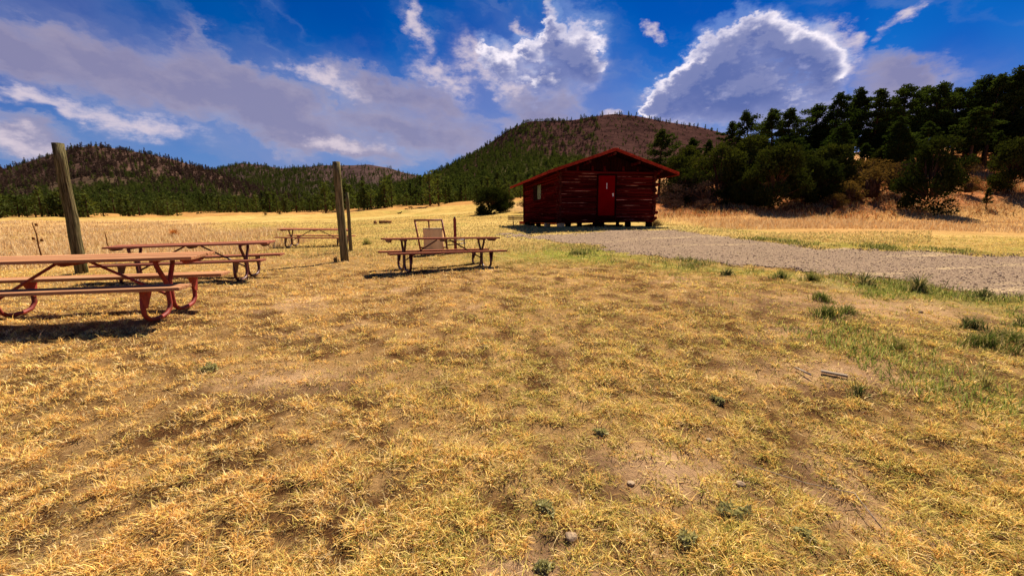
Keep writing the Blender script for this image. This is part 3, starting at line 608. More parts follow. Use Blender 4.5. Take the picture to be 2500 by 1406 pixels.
for k, (x, y, zt) in enumerate(RIDGE):
    H = zt - gz(x, y); plant_tree('pine_tree', PINES[[0, 3, 5, 1, 4][k] if k < 5 else k % 6], x, y, H, random.uniform(.85, 1.1) * 8.5 / max(H, 6) ** 1.0 if H < 7 else random.uniform(1.15, 1.45), RL[k], 'pine tree', 'tall pines on the right ridge')
# junipers and lesser trees on the lower slope
MIDT = [('j', 0, 20.0,41.0,8.46, 1.15, 'dark juniper nearest the cabin at the left end of the slope'), ('j', 1, 24.1,44.0,9.73, 1.1, 'tall dark evergreen behind the left pair of junipers'), ('j', 2, 22.3,36.0,7.56, 1.1, 'huge rounded dark juniper, its skirt reaching the tall grass'),
        ('j', 0, 25.6,38.0,7.19, 1.05, 'broad dark juniper joined to the huge rounded one on its right side'), ('j', 3, 30.6,41.0,8.35, 1.0, 'dark juniper at the middle of the slope above olive brush'), ('b', 0, 34.1,43.0,7.10, 1.6, 'olive brown oak brush under the middle of the pines'),
        ('j', 1, 32.4,33.0,7.53, .95, 'big full juniper on bare legs standing out on the right slope'), ('p', 2, 42.4,50.0,10.70, 1.2, 'dark pine filling the gap behind the brush and the big juniper'), ('p', 4, 43.0,48.0,10.10, 1.2, 'shaded pine just left of the bright gap in the wood'),
        ('p', 0, 49.4,46.0,11.10, 1.15, 'shaded lower pine under the right part of the ridge'), ('p', 1, 49.3,44.0,9.87, 1.1, 'lower pine with visible trunk above the bare red slope'), ('j', 2, 42.1,36.0,7.85, .9, 'dark juniper cut by the right edge of the view'),
        ('b', 2, 33.9,38.0,6.24, 1.0, 'small thin stemmed tree left of the big full juniper'), ('j', 2, 27.6, 38.4, 6.6, 1.1, 'dark juniper wedged between the middle junipers'), ('j', 1, 29.2, 45.0, 9.0, 1.1, 'dark evergreen behind the middle juniper'), ('j', 0, 17.6, 43.0, 6.6, 1.1, 'dark juniper closing the gap right of the cabin'), ('j', 3, 34.5, 46.5, 9.2, 1.1, 'dark evergreen above the olive oak brush'), ('j', 0, 38.5, 45.0, 8.6, 1.0, 'dark evergreen behind the big full juniper'), ('j', 1, 20.8, 38.0, 5.6, 1.1, 'low dark juniper in front of the pair next to the cabin'),
        ('j', 3, 18.2, 46.0, 8.2, 1.0, 'dark evergreen just clear of the right cabin eave'), ('j', 1, 21.5, 52.0, 10.2, 1.1, 'dark evergreen between the two slim pines right of the cabin'), ('p', 5, 36.9,33.0,3.62, 1.3, 'knee high young pine on the bare slope at the right')]
for kd, v_, x, y, zt, sx, lab in MIDT:
    H = zt - gz(x, y)
    if kd == 'j': plant_tree('juniper_tree', JUNI[v_], x, y, H, sx, lab, 'juniper', 'junipers on the right slope', 5.0)
    elif kd == 'p': plant_tree('pine_tree', PINES[v_], x, y, H, sx, lab, 'pine tree', 'lower pines on the right slope')
    else: plant_tree('oak_brush', BRUSH[v_], x, y, H, sx * .8, lab, 'brush', 'oak brush on the right slope', 2.0, part='stem')
# shaded trees packed behind, which nothing tells apart
rs = random.Random(5); cnt = 0
while cnt < 74:
    y = rs.uniform(43, 60); t = rs.uniform(.38, 1.32); x = t * y
    if x < 19: continue
    top = 1.5 + y * (np.interp(t, [.38, .5, .6, .75, .9, 1.3], [.15, .165, .205, .245, .262, .27]) - rs.uniform(.02, .09))
    H = top - gz(x, y)
    if H < 3.5: continue
    plant_tree('pine_tree', PINES[rs.randrange(6)], x, y, H, rs.uniform(1.0, 1.35) * (1.0 if H > 6 else 1.4), ('tall' if H > 8 else 'shorter') + ' shaded pine packed in the dark wood ' + ('behind the junipers nearest the cabin' if t < .65 else 'behind the olive oak brush' if t < .95 else 'above the bare red slope at the right'), 'pine tree', 'shaded pines in the right wood'); cnt += 1
BR = [(15.6,41,2.4,1,'dark bare brush directly behind the right cabin corner'), (14.6,38,1.1,1,'low brown brush glimpsed behind the log ends of the right cabin corner'), (17.6,38.5,2.4,1,'brown bare brush between the cabin eave and the first juniper'), (18.5,42,3.0,1,'taller brown brush behind the cabin eave'), (16.3,36,1.1,1,'low bare brown brush in the grass right of the cabin corner'), (31.3,37.0,3.0,0,'olive oak brush left of the thin stemmed tree'),
      (33.5,40.5,3.2,2,'olive oak brush right behind the thin stemmed tree'), (29,36.5,2.0,0,'low rusty brush at the skirt of the middle juniper'), (38.5,36,1.5,0,'low brush by the young pine on the bare slope'), (41.5,39.5,1.8,2,'brush under the right edge juniper'), (28,40,2.4,1,'bare brush in the gap between the junipers'),
      (26.8,35.2,1.4,0,'small rusty bush in front of the twin junipers'), (36,40,2.2,1,'bare brush behind the big full juniper'), (1.9,53.5,1.7,2,'yellow green bush beside the pale bank left of the cabin')]
brobs = []
for x, y, H, v_, lab in BR: brobs.append(plant_tree('oak_brush' if v_ != 1 else 'bare_brush', BRUSH[v_], x, y, H, 1.25, lab, 'brush', None, 2.0, part='stem'))
# big round juniper left of the cabin
plant_tree('juniper_tree', JUNI[2], -2.6, 55, 3.9, 1.45, 'big round juniper alone on the meadow just left of the cabin', 'juniper', None, 5.0, sink=.45)
plant_tree('juniper_tree', JUNI[1], -.9, 56, 2.7, 1.3, 'smaller round juniper leaning against the big one left of the cabin', 'juniper', None, 5.0)

# conifers of the treeline along the far edge of the meadow, each a tree
EDGE = [(-1.30,100),(-1.1,104),(-.95,108),(-.8,116),(-.65,122),(-.52,124),(-.42,122),(-.33,114),(-.26,122),(-.18,126),(-.08,126),(.04,124),(.15,118),(.3,112)]
et, eD = zip(*EDGE); rs = random.Random(9); edge_obs = []
def edge_label(t):
    if t < -1.06: return 'conifer in the treeline left of the left leaning post', 'treeline left of the left post'
    if t < -.62: return 'conifer in the treeline under the left hill', 'treeline under the left hill'
    if t < -.41: return 'conifer in the treeline just left of the middle posts', 'treeline left of the middle posts'
    if t < -.18: return 'conifer in the treeline right of the middle posts', 'treeline right of the middle posts'
    return 'conifer in the treeline between the red pipe frame and the cabin', 'treeline left of the cabin'
tl = []
for k in range(262):
    t = rs.uniform(-1.34, .30); row = rs.random() ** 1.6; D = np.interp(t, et, eD) + row * 34 + rs.uniform(-1, 1); tl.append((t, D, row))
for t, D, row in tl:
    x = t * D; lab, grp = edge_label(t); s = rs.uniform(.7, 1.25) * (1.25 if t > -.45 else 1.0); v_ = rs.choices([0, 1, 2, 3], [3, 4, 2, 4])[0]
    if row > .35 and v_ == 3: v_ = 0
    o = link('conifer_tree', SMALL[v_], None, (x, D, gz(x, D) - .1), (0, 0, rs.uniform(0, 6.28))); wd = rs.uniform(.95, 1.2); lab = lab.replace('conifer in the treeline', '%s conifer %s the treeline' % (['pointed', 'full', 'slim', 'rounded'][v_], 'fronting' if row < .35 else 'deep in')); o.scale = (s * wd, s * wd, s * rs.uniform(.8, 1.1)); tag(o, lab, 'conifer', grp); edge_obs.append(o)
for (t, D, s, lab) in [(-.436, 112, 1.35, 'lone dark conifer standing forward of the treeline beside the middle post'), (-.505, 117, 1.1, 'rounded conifer standing forward left of the middle post'), (-.19, 112, 1.5, 'bulky dark conifer at the front of the treeline above the grazing animals')]:
    o = link('conifer_tree', SMALL[1], None, (t * D, D, gz(t * D, D) - .1)); o.scale = (s, s, s); tag(o, lab, 'conifer')
for (t, D, lab) in [(-.58, 100, 'small rusty bush on the meadow edge left of the middle post'), (-.545, 101, 'second rusty bush on the meadow edge nearer the middle post'), (-.068, 85, 'small rusty bush on the meadow left of the round juniper'), (-.045, 80, 'small dead bush nearest the round juniper'), (-.17, 108, 'dead bush at the foot of the bulky conifer')]:
    plant_tree('dry_bush', BRUSH[0], t * D, D, 1.1, 1.0, lab, 'bush', None, 2.0, part='stem')
# middle distance pines right behind the cabin
for k, (t, D, zt, sx) in enumerate([(.40, 75, .135, 1.2), (.46, 80, .14, 1.2), (.52, 72, .150, 1.3), (.33, 85, .085, 1.2), (.27, 90, .075, 1.1), (.20, 95, .07, 1.2), (.13, 98, .062, 1.1), (.07, 92, .055, 1.3), (.58, 75, .17, 1.2)]):
    x = t * D; H = 1.5 + zt * D - gz(x, D)
    if H > 2: plant_tree('pine_tree', PINES[(k * 2 + 1) % 6], x, D, H, sx * 1.1, 'green pine some way behind the cabin, %s from the left of its row' % ORD[[8, 7, 6, 5, 4, 3, 2, 1, 0].index(k) if k < 8 else 8] if False else 'green pine some way behind the cabin roof', 'pine tree', 'pines behind the cabin')

# the far woods: geometry nodes spread copies of the treeline trees over the hills
def forest(name, label, pts, scl, sources):
    me = bpy.data.meshes.new(name); me.vertices.add(len(pts)); me.vertices.foreach_set('co', np.asarray(pts, np.float32).ravel()); me.update()
    at = me.attributes.new('scl', 'FLOAT', 'POINT'); at.data.foreach_set('value', np.asarray(scl, np.float32))
    o = tag(link(name, me), label, kind='stuff'); ng = bpy.data.node_groups.new(name, 'GeometryNodeTree')
    ng.interface.new_socket('Geometry', in_out='INPUT', socket_type='NodeSocketGeometry'); ng.interface.new_socket('Geometry', in_out='OUTPUT', socket_type='NodeSocketGeometry')
    N = ng.nodes; L = ng.links; gi = N.new('NodeGroupInput'); go = N.new('NodeGroupOutput'); iop = N.new('GeometryNodeInstanceOnPoints'); g2i = N.new('GeometryNodeGeometryToInstance')
    for s in sources[::-1]:
        oi = N.new('GeometryNodeObjectInfo'); oi.inputs['Object'].default_value = s; oi.inputs['As Instance'].default_value = True; L.new(oi.outputs['Geometry'], g2i.inputs[0])
    L.new(gi.outputs[0], iop.inputs['Points']); L.new(g2i.outputs[0], iop.inputs['Instance']); iop.inputs['Pick Instance'].default_value = True
    rv = N.new('FunctionNodeRandomValue'); rv.data_type = 'FLOAT_VECTOR'; rv.inputs[0].default_value = (-.05, -.05, 0); rv.inputs[1].default_value = (.05, .05, 6.28); L.new(rv.outputs[0], iop.inputs['Rotation'])
    na = N.new('GeometryNodeInputNamedAttribute'); na.data_type = 'FLOAT'; na.inputs['Name'].default_value = 'scl'; L.new(na.outputs[0], iop.inputs['Scale'])
    ri = N.new('FunctionNodeRandomValue'); ri.data_type = 'INT'; ri.inputs[4].default_value = 0; ri.inputs[5].default_value = len(sources) - 1; ri.inputs['Seed'].default_value = 3
    L.new(ri.outputs[2], iop.inputs['Instance Index']); L.new(iop.outputs[0], go.inputs[0])
    md = o.modifiers.new('spread', 'NODES'); md.node_group = ng; return o
def src(meshes, obs): return [next(o for o in obs if o.data == m) for m in meshes]
scr = []
for m_, (x, y), lab in zip(SCRUB, [(-150, 152), (-128, 150)], ['brown bare bush low on the left hill behind the left post', 'thin brown dead tree low on the left hill']):
    o = link('bare_bush', m_, None, (x, y, float(HL.at(np.array([x / y]), np.array([(y - 128) / 292.]))[2][0]) - .2)); tag(o, lab, 'bush'); scr.append(o)
def hill_pts(h, n, prob, v0=0.0, v1=1.0, vp=.8):
    t = rng.uniform(h.t0, h.t1, n); v = v0 + (v1 - v0) * rng.random(n) ** vp; x, y, z = h.at(t, v); p = prob(t, v, x, y); k = (rng.random(n) < p) & (np.interp(t, h.p[:, 0], h.p[:, 1]) > h.e0 + .004)
    return np.stack([x, y, z - .25], 1)[k], t[k], v[k]
SRC = src([SMALL[1], SMALL[3], SMALL[0], SMALL[3], SMALL[1]], edge_obs)
ss = lambda v, lo, hi: np.clip((v - lo) / (hi - lo), 0, 1)
clump = lambda x, y, s=.02: fbm(x, y, s, 3, 50)
p, t, v = hill_pts(HL, 13000, lambda t, v, x, y: np.clip(1.15 - 1.25 * ss(v + (clump(x, y) - .5) * .6, .35, .62), .10, 1)); forest('hill_forest', 'green conifers thick over the foot of the left hill', p, rng.uniform(.45, .90, len(p)), SRC)
p, t, v = hill_pts(HL, 5200, lambda t, v, x, y: ss(v + (clump(x, y) - .5) * .6, .3, .6) * np.clip(1.2 - ss(t, -.75, -.55) * .5 - (clump(x, y, .05) < .42), .15, 1), .3, 1.0, .7); forest('hill_scrub', 'brown leafless scrub over the crown of the left hill', p, rng.uniform(.7, 1.5, len(p)), scr)
p, t, v = hill_pts(HM, 9000, lambda t, v, x, y: np.clip(1.0 - .75 * ss(t, -.5, -.4) * ss(v, .35, .8), .1, 1)); forest('hill_forest', 'conifers over the distant middle ridge', p, rng.uniform(.8, 1.4, len(p)), SRC[:3] + [scr[1]])
def probR(t, v, x, y):
    line = np.interp(t, [-.4, -.1, .05, .15, .3, .5, 1.2], [1.2, 1.0, .68, .52, .40, .32, .3]) + (clump(x, y, .03) - .5) * .25
    return np.clip(1.05 - 1.1 * ss(v, line - .06, line + .06), .0, 1)
p, t, v = hill_pts(HR, 17000, probR, 0, 1, .85); forest('hill_forest', 'green conifers covering the lower slopes of the central hill', p, rng.uniform(.42, .92, len(p)), SRC)
p, t, v = hill_pts(HR, 14000, lambda t, v, x, y: (1 - probR(t, v, x, y)) * np.clip(1.0 - ss(t + (clump(x, y, .02) - .5) * .6, -.05, .42) * .85, .05, 1), .3, 1.0, .7); forest('hill_scrub', 'dark brown trees and scrub on the upper left shoulder of the central hill', p, rng.uniform(.35, 1.05, len(p)) * np.where(t > .2, .55, 1.0), [scr[1], scr[0], scr[0], SRC[3]])
# trees cut out against the sky along the summit line
tt = rng.uniform(-.34, .60, 260); k = rng.random(260) < np.where(tt < .14, 1, .45); tt = tt[k]; x, y, z = HR.at(tt, np.full(len(tt), .995)); forest('summit_trees', 'single dark trees standing along the summit line of the central hill', np.stack([x, y, z - .3], 1), rng.uniform(.35, .85, len(x)), SRC[:3])
tt = rng.uniform(-1.5, -.55, 220); x, y, z = HL.at(tt, np.full(len(tt), .995)); forest('summit_trees', 'trees bristling along the top line of the left hill', np.stack([x, y, z - .3], 1), rng.uniform(.3, .7, len(x)), SRC[:3])

# ------------------------------------------------------------------ log cabin
CW, CD, EH, RISE, OE, OF, OB = 5.246, 7.73, 2.654, .846, .883, .89, .834
CYAW = .193; CX, CY, CZ = 2.469, 21.847, 1.328
cabin = empty('log_cabin', (CX, CY, CZ), (0, 0, CYAW)); tag(cabin, 'dark red log cabin on piers with a red door and low gabled roof', 'cabin')
def c2w(x, y): return CX + x * math.cos(CYAW) - y * math.sin(CYAW), CY + x * math.sin(CYAW) + y * math.cos(CYAW)
LP = .147; NL = 18; SL = RISE / (CW / 2)
def log_mesh(L, r, wob=.012):
    n = max(2, int(L / .5)); mb = MB(); mb.tube([(L * k / n, random.uniform(-wob, wob) * .5, random.uniform(-wob, wob)) for k in range(n + 1)], [r * random.uniform(.92, 1.06) for _ in range(n + 1)], 8, True, .05, 1); return mb.mesh('log', [M_log, M_logend])
def place_log(L, p, yaw, r=None):
    return link('log', log_mesh(L, r or LP * .57), cabin, p, (0, 0, yaw))
DX0, DX1, DZ0, DZ1 = 2.087, 2.997, .368, 2.398
for k in range(NL):
    z = LP * (k + .5); o1 = random.uniform(.1, .34) * (1 if k % 2 else .45); o2 = random.uniform(.1, .34) * (1 if k % 2 else .45)
    if z > DZ0 - .05 and z < DZ1 + .04:
        place_log(DX0 - .07 + o1, (-o1, 0, z), 0); place_log(CW - DX1 - .07 + o2, (DX1 + .07, 0, z), 0)
    else: place_log(CW + o1 + o2, (-o1, 0, z), 0)
    place_log(CW + .3, (-.15, CD, z), 0)
    zs = z + LP * .5; o1 = random.uniform(.1, .3) * (.5 if k % 2 else 1); o2 = random.uniform(.14, .34) * (.3 if k % 2 else 1)
    if 1.36 < zs < 2.27: place_log(3.3 + o1, (0, -o1, zs), math.pi / 2); place_log(CD - 5.2 + o2, (0, 5.2, zs), math.pi / 2)
    else: place_log(CD + o1 + o2, (0, -o1, zs), math.pi / 2)
    place_log(CD + o1 + o2, (CW, -o1, zs), math.pi / 2)
M_chink2 = mat_noise('shaded_chinking', (.020, .003, .003), (.46, .22, .18), 1.8, stretch=(.45, .5, .5), bump=.01, lo=.52, hi=.66, detail=3)  # darker chinking copy for the side wall, shade put into the colour
def chink_strip(L, p, yaw):
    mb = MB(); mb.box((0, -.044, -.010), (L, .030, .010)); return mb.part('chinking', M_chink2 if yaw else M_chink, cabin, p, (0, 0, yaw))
for k in range(1, NL):
    z = LP * k
    if DZ0 < z < DZ1: chink_strip(DX0 - .1, (.03, -.018, z), 0); chink_strip(CW - DX1 - .1, (DX1 + .07, -.018, z), 0)
    else: chink_strip(CW - .06, (.03, -.018, z), 0)
    zs = z + LP * .5
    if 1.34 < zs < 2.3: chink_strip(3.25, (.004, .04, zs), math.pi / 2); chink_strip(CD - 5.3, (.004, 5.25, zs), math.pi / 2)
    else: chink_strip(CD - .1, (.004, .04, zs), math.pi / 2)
MB().box((.02, .05, .01), (CW - .02, CD - .05, .06)).part('floor', M_gable, cabin)
# door
door = MB().box((0, -.03, 0), (DX1 - DX0, .02, DZ1 - DZ0), .006).part('door', M_door, cabin, (DX0, -.05, DZ0))
h = MB(); h.box((.78, -.055, .98), (.84, -.031, 1.14)); h.tube([(.81, -.05, 1.10), (.81, -.11, 1.10), (.72, -.11, 1.10)], .012, 6); h.part('door_handle', M_white, door)
# white vertical lettering plate: reads only as three stacked bright marks
for zz, hh_, ww in ((1.555, .10, .045), (1.475, .045, .05), (1.365, .075, .05)): MB().box((.455 - ww / 2, -.036, zz), (.455 + ww / 2, -.031, zz + hh_), .002).part('sign_mark', M_white, door)
MB().box((.447, -.036, 1.44), (.463, -.031, 1.475)).part('sign_mark', M_white, door)
for x0, x1, z0, z1 in ((DX0 - .09, DX0 - .003, DZ0, DZ1 + .09), (DX1 + .003, DX1 + .09, DZ0, DZ1 + .09), (DX0 - .0, DX1 + .0, DZ1 + .004, DZ1 + .09), (DX0 - .09, DX1 + .09, DZ0 - .08, DZ0 - .004)):
    MB().box((x0, -.085, z0), (x1, .03, z1), .004).part('door_frame', M_gable, cabin)
# side window
win = MB().box((-.07, 3.3, 1.33), (.03, 3.38, 2.3)).box((-.07, 5.12, 1.33), (.03, 5.2, 2.3)).box((-.07, 3.382, 1.33), (.03, 5.118, 1.40)).box((-.07, 3.382, 2.23), (.03, 5.118, 2.3)).box((-.07, 4.33, 1.402), (.03, 4.39, 2.228)).part('window', M_frame, cabin)
MB().box((-.035, 3.385, 1.405), (-.02, 4.325, 2.225)).part('pane', M_pane, win); MB().box((-.035, 4.395, 1.405), (-.02, 5.115, 2.225)).part('pane', M_frame, win)
# gables
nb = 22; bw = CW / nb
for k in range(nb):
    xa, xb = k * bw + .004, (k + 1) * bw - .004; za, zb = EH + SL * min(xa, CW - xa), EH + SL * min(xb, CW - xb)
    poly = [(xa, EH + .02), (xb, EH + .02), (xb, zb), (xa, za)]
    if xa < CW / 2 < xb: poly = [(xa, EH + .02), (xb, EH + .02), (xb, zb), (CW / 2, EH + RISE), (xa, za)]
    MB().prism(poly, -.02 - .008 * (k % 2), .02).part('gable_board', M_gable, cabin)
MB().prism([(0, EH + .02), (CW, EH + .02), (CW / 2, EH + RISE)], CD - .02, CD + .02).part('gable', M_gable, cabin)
# roof
RT = .05; nS = 16; yl = CD + OF + OB; pw = yl / nS
for sgn in (0, 1):
    for k in range(nS):
        y0 = -OF + k * pw + .004; y1 = y0 + pw - .008
        ex = -OE if sgn == 0 else CW + OE; zr = EH + RISE + .12; ze = EH - SL * OE + .12; dzz = .014 * (k % 2)
        pts_ = [(ex, ze + dzz), (CW / 2, zr + dzz), (CW / 2, zr - RT), (ex, ze - RT)]
        MB().prism(pts_, y0, y1).part('roof_panel', M_roof, cabin)
        MB().prism([(ex, ze - RT - .003), (CW / 2, zr - RT - .003), (CW / 2, zr - RT - .024), (ex, ze - RT - .024)], y0, y1).part('eave_shade_board', M_gable, cabin)  # dark sheet added under each panel, underside shade put into its colour
    def fascia(yA, yB):
        ex = -OE if sgn == 0 else CW + OE; ze = EH - SL * OE; zr = EH + RISE
        MB().prism([(ex, ze + .150), (CW / 2, zr + .150), (CW / 2, zr + .07), (ex, ze + .07)], yA, yB).part('fascia', M_fascia, cabin)
        MB().prism([(ex, ze + .066), (CW / 2, zr + .066), (CW / 2, zr + .00), (ex, ze + .00)], yA + .02, yB - .002).part('fascia', M_fascia, cabin)
    fascia(-OF - .04, -OF - .002); fascia(CD + OB + .002, CD + OB + .04)
    ex = -OE if sgn == 0 else CW + OE; s_ = -1 if sgn == 0 else 1
    MB().box((ex + s_ * .002, -OF, EH - SL * OE - .01), (ex + s_ * .03, CD + OB, EH - SL * OE + .10)).part('fascia', M_fascia, cabin)
MB().box((CW / 2 - .12, -OF - .02, EH + RISE + .128), (CW / 2 + .12, CD + OB, EH + RISE + .150)).part('ridge_cap', M_roof, cabin)
for x in (.06, CW * .25, CW / 2, CW * .75, CW - .06):
    z = EH + SL * min(x, CW - x) - .10
    mb = MB(); mb.tube([(x, -OF + .05, z), (x, CD + OB - .05, z)], .07, 8, True, .0, 1); mb.part('purlin', [M_log, M_logend], cabin)
for x in (.9, 1.7, 2.35, 3.4, 4.2): MB().box((x, -.05, EH - .02), (x + .12, -.031, EH + .22)).part('cleat', M_log, cabin)
# piers and step
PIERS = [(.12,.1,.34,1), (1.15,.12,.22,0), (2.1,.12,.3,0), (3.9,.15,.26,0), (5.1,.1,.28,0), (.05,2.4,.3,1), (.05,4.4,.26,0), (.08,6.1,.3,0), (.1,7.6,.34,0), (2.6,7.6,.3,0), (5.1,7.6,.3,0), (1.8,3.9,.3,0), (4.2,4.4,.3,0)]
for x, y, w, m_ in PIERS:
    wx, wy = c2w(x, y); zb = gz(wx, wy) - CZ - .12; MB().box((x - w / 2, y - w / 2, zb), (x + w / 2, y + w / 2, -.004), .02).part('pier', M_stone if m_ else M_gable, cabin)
MB().box((DX0 - .2, -.75, -.16), (DX1 + .2, -.4, -.10)).box((DX0 - .2, -.398, .10), (DX1 + .2, -.11, .16)).box((DX0 - .16, -.7, -.36), (DX0 - .08, -.12, -.162)).box((DX1 + .08, -.7, -.36), (DX1 + .16, -.12, -.162)).box((DX0 - .16, -.38, -.16), (DX0 - .08, -.12, .098)).box((DX1 + .08, -.38, -.16), (DX1 + .16, -.12, .098)).part('door_step', M_gable, cabin)
# things by the cabin
wx, wy = c2w(2.1, 9.6); g_ = gz(wx, wy)
beam = empty('red_beam', (wx, wy, g_), (0, 0, .1)); tag(beam, 'low orange red beam seen through the gap under the cabin', 'beam')
MB().box((-2.1, -.08, .0), (1.9, .08, .26), .01).part('beam_body', M_orange, beam)
for x in (-1.7, -.2, 1.4): MB().box((x, -.14, -.03), (x + .14, -.082, .3)).part('stake', M_gable, beam)
bl = (-.2, 29.5); gb = gz(*bl); bench = empty('park_bench', (bl[0], bl[1], gb), (0, 0, .1)); tag(bench, 'dark slatted bench with a low back beside the left cabin corner', 'bench')
for z in (.36, .47, .58): MB().box((0, .26, z), (2.0, .30, z + .07), .004).part('back_slat', M_darkpipe, bench)
for y in (-.12, .04): MB().box((-.08, y, .24), (2.0, y + .13, .275), .004).part('seat_slat', M_darkpipe, bench)
for x in (.35, 1.75):
    MB().tube([(x, -.08, -.03), (x, -.08, .24)], .02, 6).tube([(x, .25, -.03), (x, .25, .64)], .02, 6).part('leg', M_darkpipe, bench); MB().tube([(x + .05, .08, -.01), (x + .35, .08, .24)], .014, 6).part('brace', M_darkpipe, bench)

# ------------------------------------------------------------------ picnic tables
def picnic_table(pos, yaw, ax, ay, L, TW, BO, LL, LR, label, mpl, mpi):
    t = empty('picnic_table', pos); t.rotation_mode = 'XYZ'
    t.matrix_world = Matrix.Translation(pos) @ Matrix.Rotation(yaw, 4, 'Z') @ Matrix.Rotation(ax, 4, 'X') @ Matrix.Rotation(-ay, 4, 'Y')
    tag(t, label, 'picnic table', 'picnic tables on the grass'); pw = 2 * TW / 3
    for k in range(3): MB().box((-L + random.uniform(-.01, .01), -TW + k * pw + .006, .722 + .002 * k), (L + random.uniform(-.012, .012), -TW + (k + 1) * pw - .006, .758 + .002 * k), .004).part('tabletop_plank', mpl, t)
    for s in (-1, 1):
        y0, y1 = sorted((s * BO, s * (BO - .25))); MB().box((-L, y0, .412), (L, y1, .45), .004).part('bench_plank', mpl, t)
    for x in (-L + .12, 0, L - .12): MB().prism([(-TW + .03, .720), (TW - .03, .720), (TW - .12, .665), (-TW + .12, .665)], x - .02, x + .02, 'x').part('cleat', mpi, t)
    for x, sx in ((-LL, -1), (LR, 1)):
        MB().box((x - .02, -TW + .05, .690), (x + .02, TW - .05, .7195)).part('top_bracket', mpi, t)
        for s in (-1, 1):
            yt = min(.16, TW - .06)
            P = [(x, s * yt, .715), (x, s * yt * .95, .64), (x, s * .075, .50), (x, s * .032, .42), (x, s * .031, .30), (x, s * .031, .16), (x, s * .05, .10), (x, s * .12, .045), (x, s * .20, .028), (x, s * (BO - .25), .028), (x, s * (BO - .15), .05), (x, s * (BO - .085), .12), (x, s * (BO - .08), .22), (x, s * (BO - .12), .41)]
            MB().tube(P, .027, 8).part('frame_pipe', mpi, t)
            MB().prism([(s * (BO - .24), .410), (s * (BO - .02), .410), (s * (BO - .065), .20), (s * (BO - .11), .20)], x + .028, x + .036, 'x').part('bench_bracket', mpi, t)
        MB().tube([(x * .99 - sx * .03, 0, .26), (sx * .16, 0, .705)], .017, 6).part('brace', mpi, t)
    return t
def zfix(x, y, z): return z
picnic_table((-1.644, 10.063, .348), .509, -.015, -.018, 1.413, .283, .62, .955, 1.003, 'maroon picnic table standing alone in front of the tan barrel', M_plank2, M_darkpipe)
picnic_table((-5.308, 5.094, .356), .142, .05, .006, 1.443, .28, .58, .955, .987, 'nearest picnic table with pale planks and bright red pipe legs', M_plank, M_redpipe)
picnic_table((-6.478, 8.567, .341), .118, .05, .016, 1.521, .22, .58, 1.08, .976, 'picnic table with dark pipe legs behind the nearest one', M_plank2, M_darkpipe)
picnic_table((-8.283, 17.847, .473), .018, .05, -.02, 1.446, .3, .644, 1.034, 1.1, 'farthest picnic table, crossed by the pair of middle posts', M_plank2, M_darkpipe)

# ------------------------------------------------------------------ wooden posts
def post(x, y, top, r, lx, ly, label, sp=False):
    z0 = gz(x, y); mb = MB(); n = 7; h = top - z0
    mb.tube([(lx * k / n + random.uniform(-.008, .008), ly * k / n + random.uniform(-.008, .008), h * k / n - (.25 if k == 0 else 0)) for k in range(n + 1)], [r * (1.04 - .1 * k / n) for k in range(n + 1)], 14, True, .03)
    o = mb.part('wooden_post', M_post, None, (x, y, z0)); tag(o, label, 'post', 'old wooden posts'); return o
post(-10.24, 9.9, 3.33, .112, -.04, 0, 'thick weathered wooden post leaning left behind the nearest table')
post(-4.8, 12.0, 3.15, .108, -.05, .02, 'weathered wooden post in front of the farthest picnic table')
post(-5.76, 15.0, 2.52, .060, .02, 0, 'thinner dark post half hidden behind the middle weathered post')

# ------------------------------------------------------------------ barrel, frame, red post
bx_, by_ = -2.50, 13.5; zb = gz(bx_, by_)
br = empty('trash_barrel', (bx_, by_, .60)); tag(br, 'squat tan barrel hanging in the red pipe frame', 'barrel')
mb = MB(); mb.tube([(0, 0, 0), (0, 0, .03), (0, 0, .3), (0, 0, .62), (0, 0, .66)], [.315, .325, .322, .325, .32], 28); mb.part('barrel_body', M_barrel, br)
mb = MB(); mb.tube([(0, 0, .655), (0, 0, .675)], .335, 28); mb.part('rim', M_wood, br)
mb = MB(); mb.tube([(0, 0, .33), (0, 0, .345)], .328, 28); mb.part('hoop', M_barrel, br)
fr = empty('barrel_frame', (-2.98, 13.4, gz(-2.98, 13.4))); tag(fr, 'red pipe frame with a square top rail around the tan barrel', 'frame')
zt = 1.53 - fr.location.z
MB().tube([(.10, 0, -.05), (-.08, 0, zt)], .028, 8).part('leg', M_redpipe, fr); MB().tube([(.96, .0, -.05), (.78, .0, zt)], .028, 8).part('leg', M_redpipe, fr)
MB().tube([(.24, .75, -.05), (.36, .02, zt - .02)], .024, 8).part('leg', M_redpipe, fr)
MB().tube([(-.10, 0, zt), (.80, 0, zt)], .028, 8).part('top_rail', M_redpipe, fr); MB().tube([(.07, 0, .25), (.24, .04, .25)], .024, 8).part('bracket', M_redpipe, fr); MB().tube([(.72, .04, .25), (.90, .0, .25)], .024, 8).part('bracket', M_redpipe, fr)
rp = empty('hydrant_post', (-1.82, 13.6, gz(-1.82, 13.6)), (0, 0, .2)); tag(rp, 'square red metal post with a small cap and low pipe rail', 'metal post'); zt = 1.58 - rp.location.z
MB().box((-.045, -.045, -.08), (.045, .045, zt), .006).part('post_body', M_redpipe, rp); MB().tube([(0, 0, zt), (0, 0, zt + .03), (.02, 0, zt + .05)], [.03, .035, .02], 8).part('cap', M_darkpipe, rp)
for z in (.30, .42): MB().tube([(-.30, -.2, z - .03), (.30, -.2, z + .02), (.30, .2, z + .02)], .016, 6).part('rail', M_darkpipe, rp)
MB().box((-.32, -.26, .02), (.34, .26, .05), .005).part('tray', M_darkpipe, rp)
for x in (-.28, .28): MB().tube([(x, -.2, -.04), (x, -.2, .43)], .014, 6).part('rail_leg', M_darkpipe, rp)

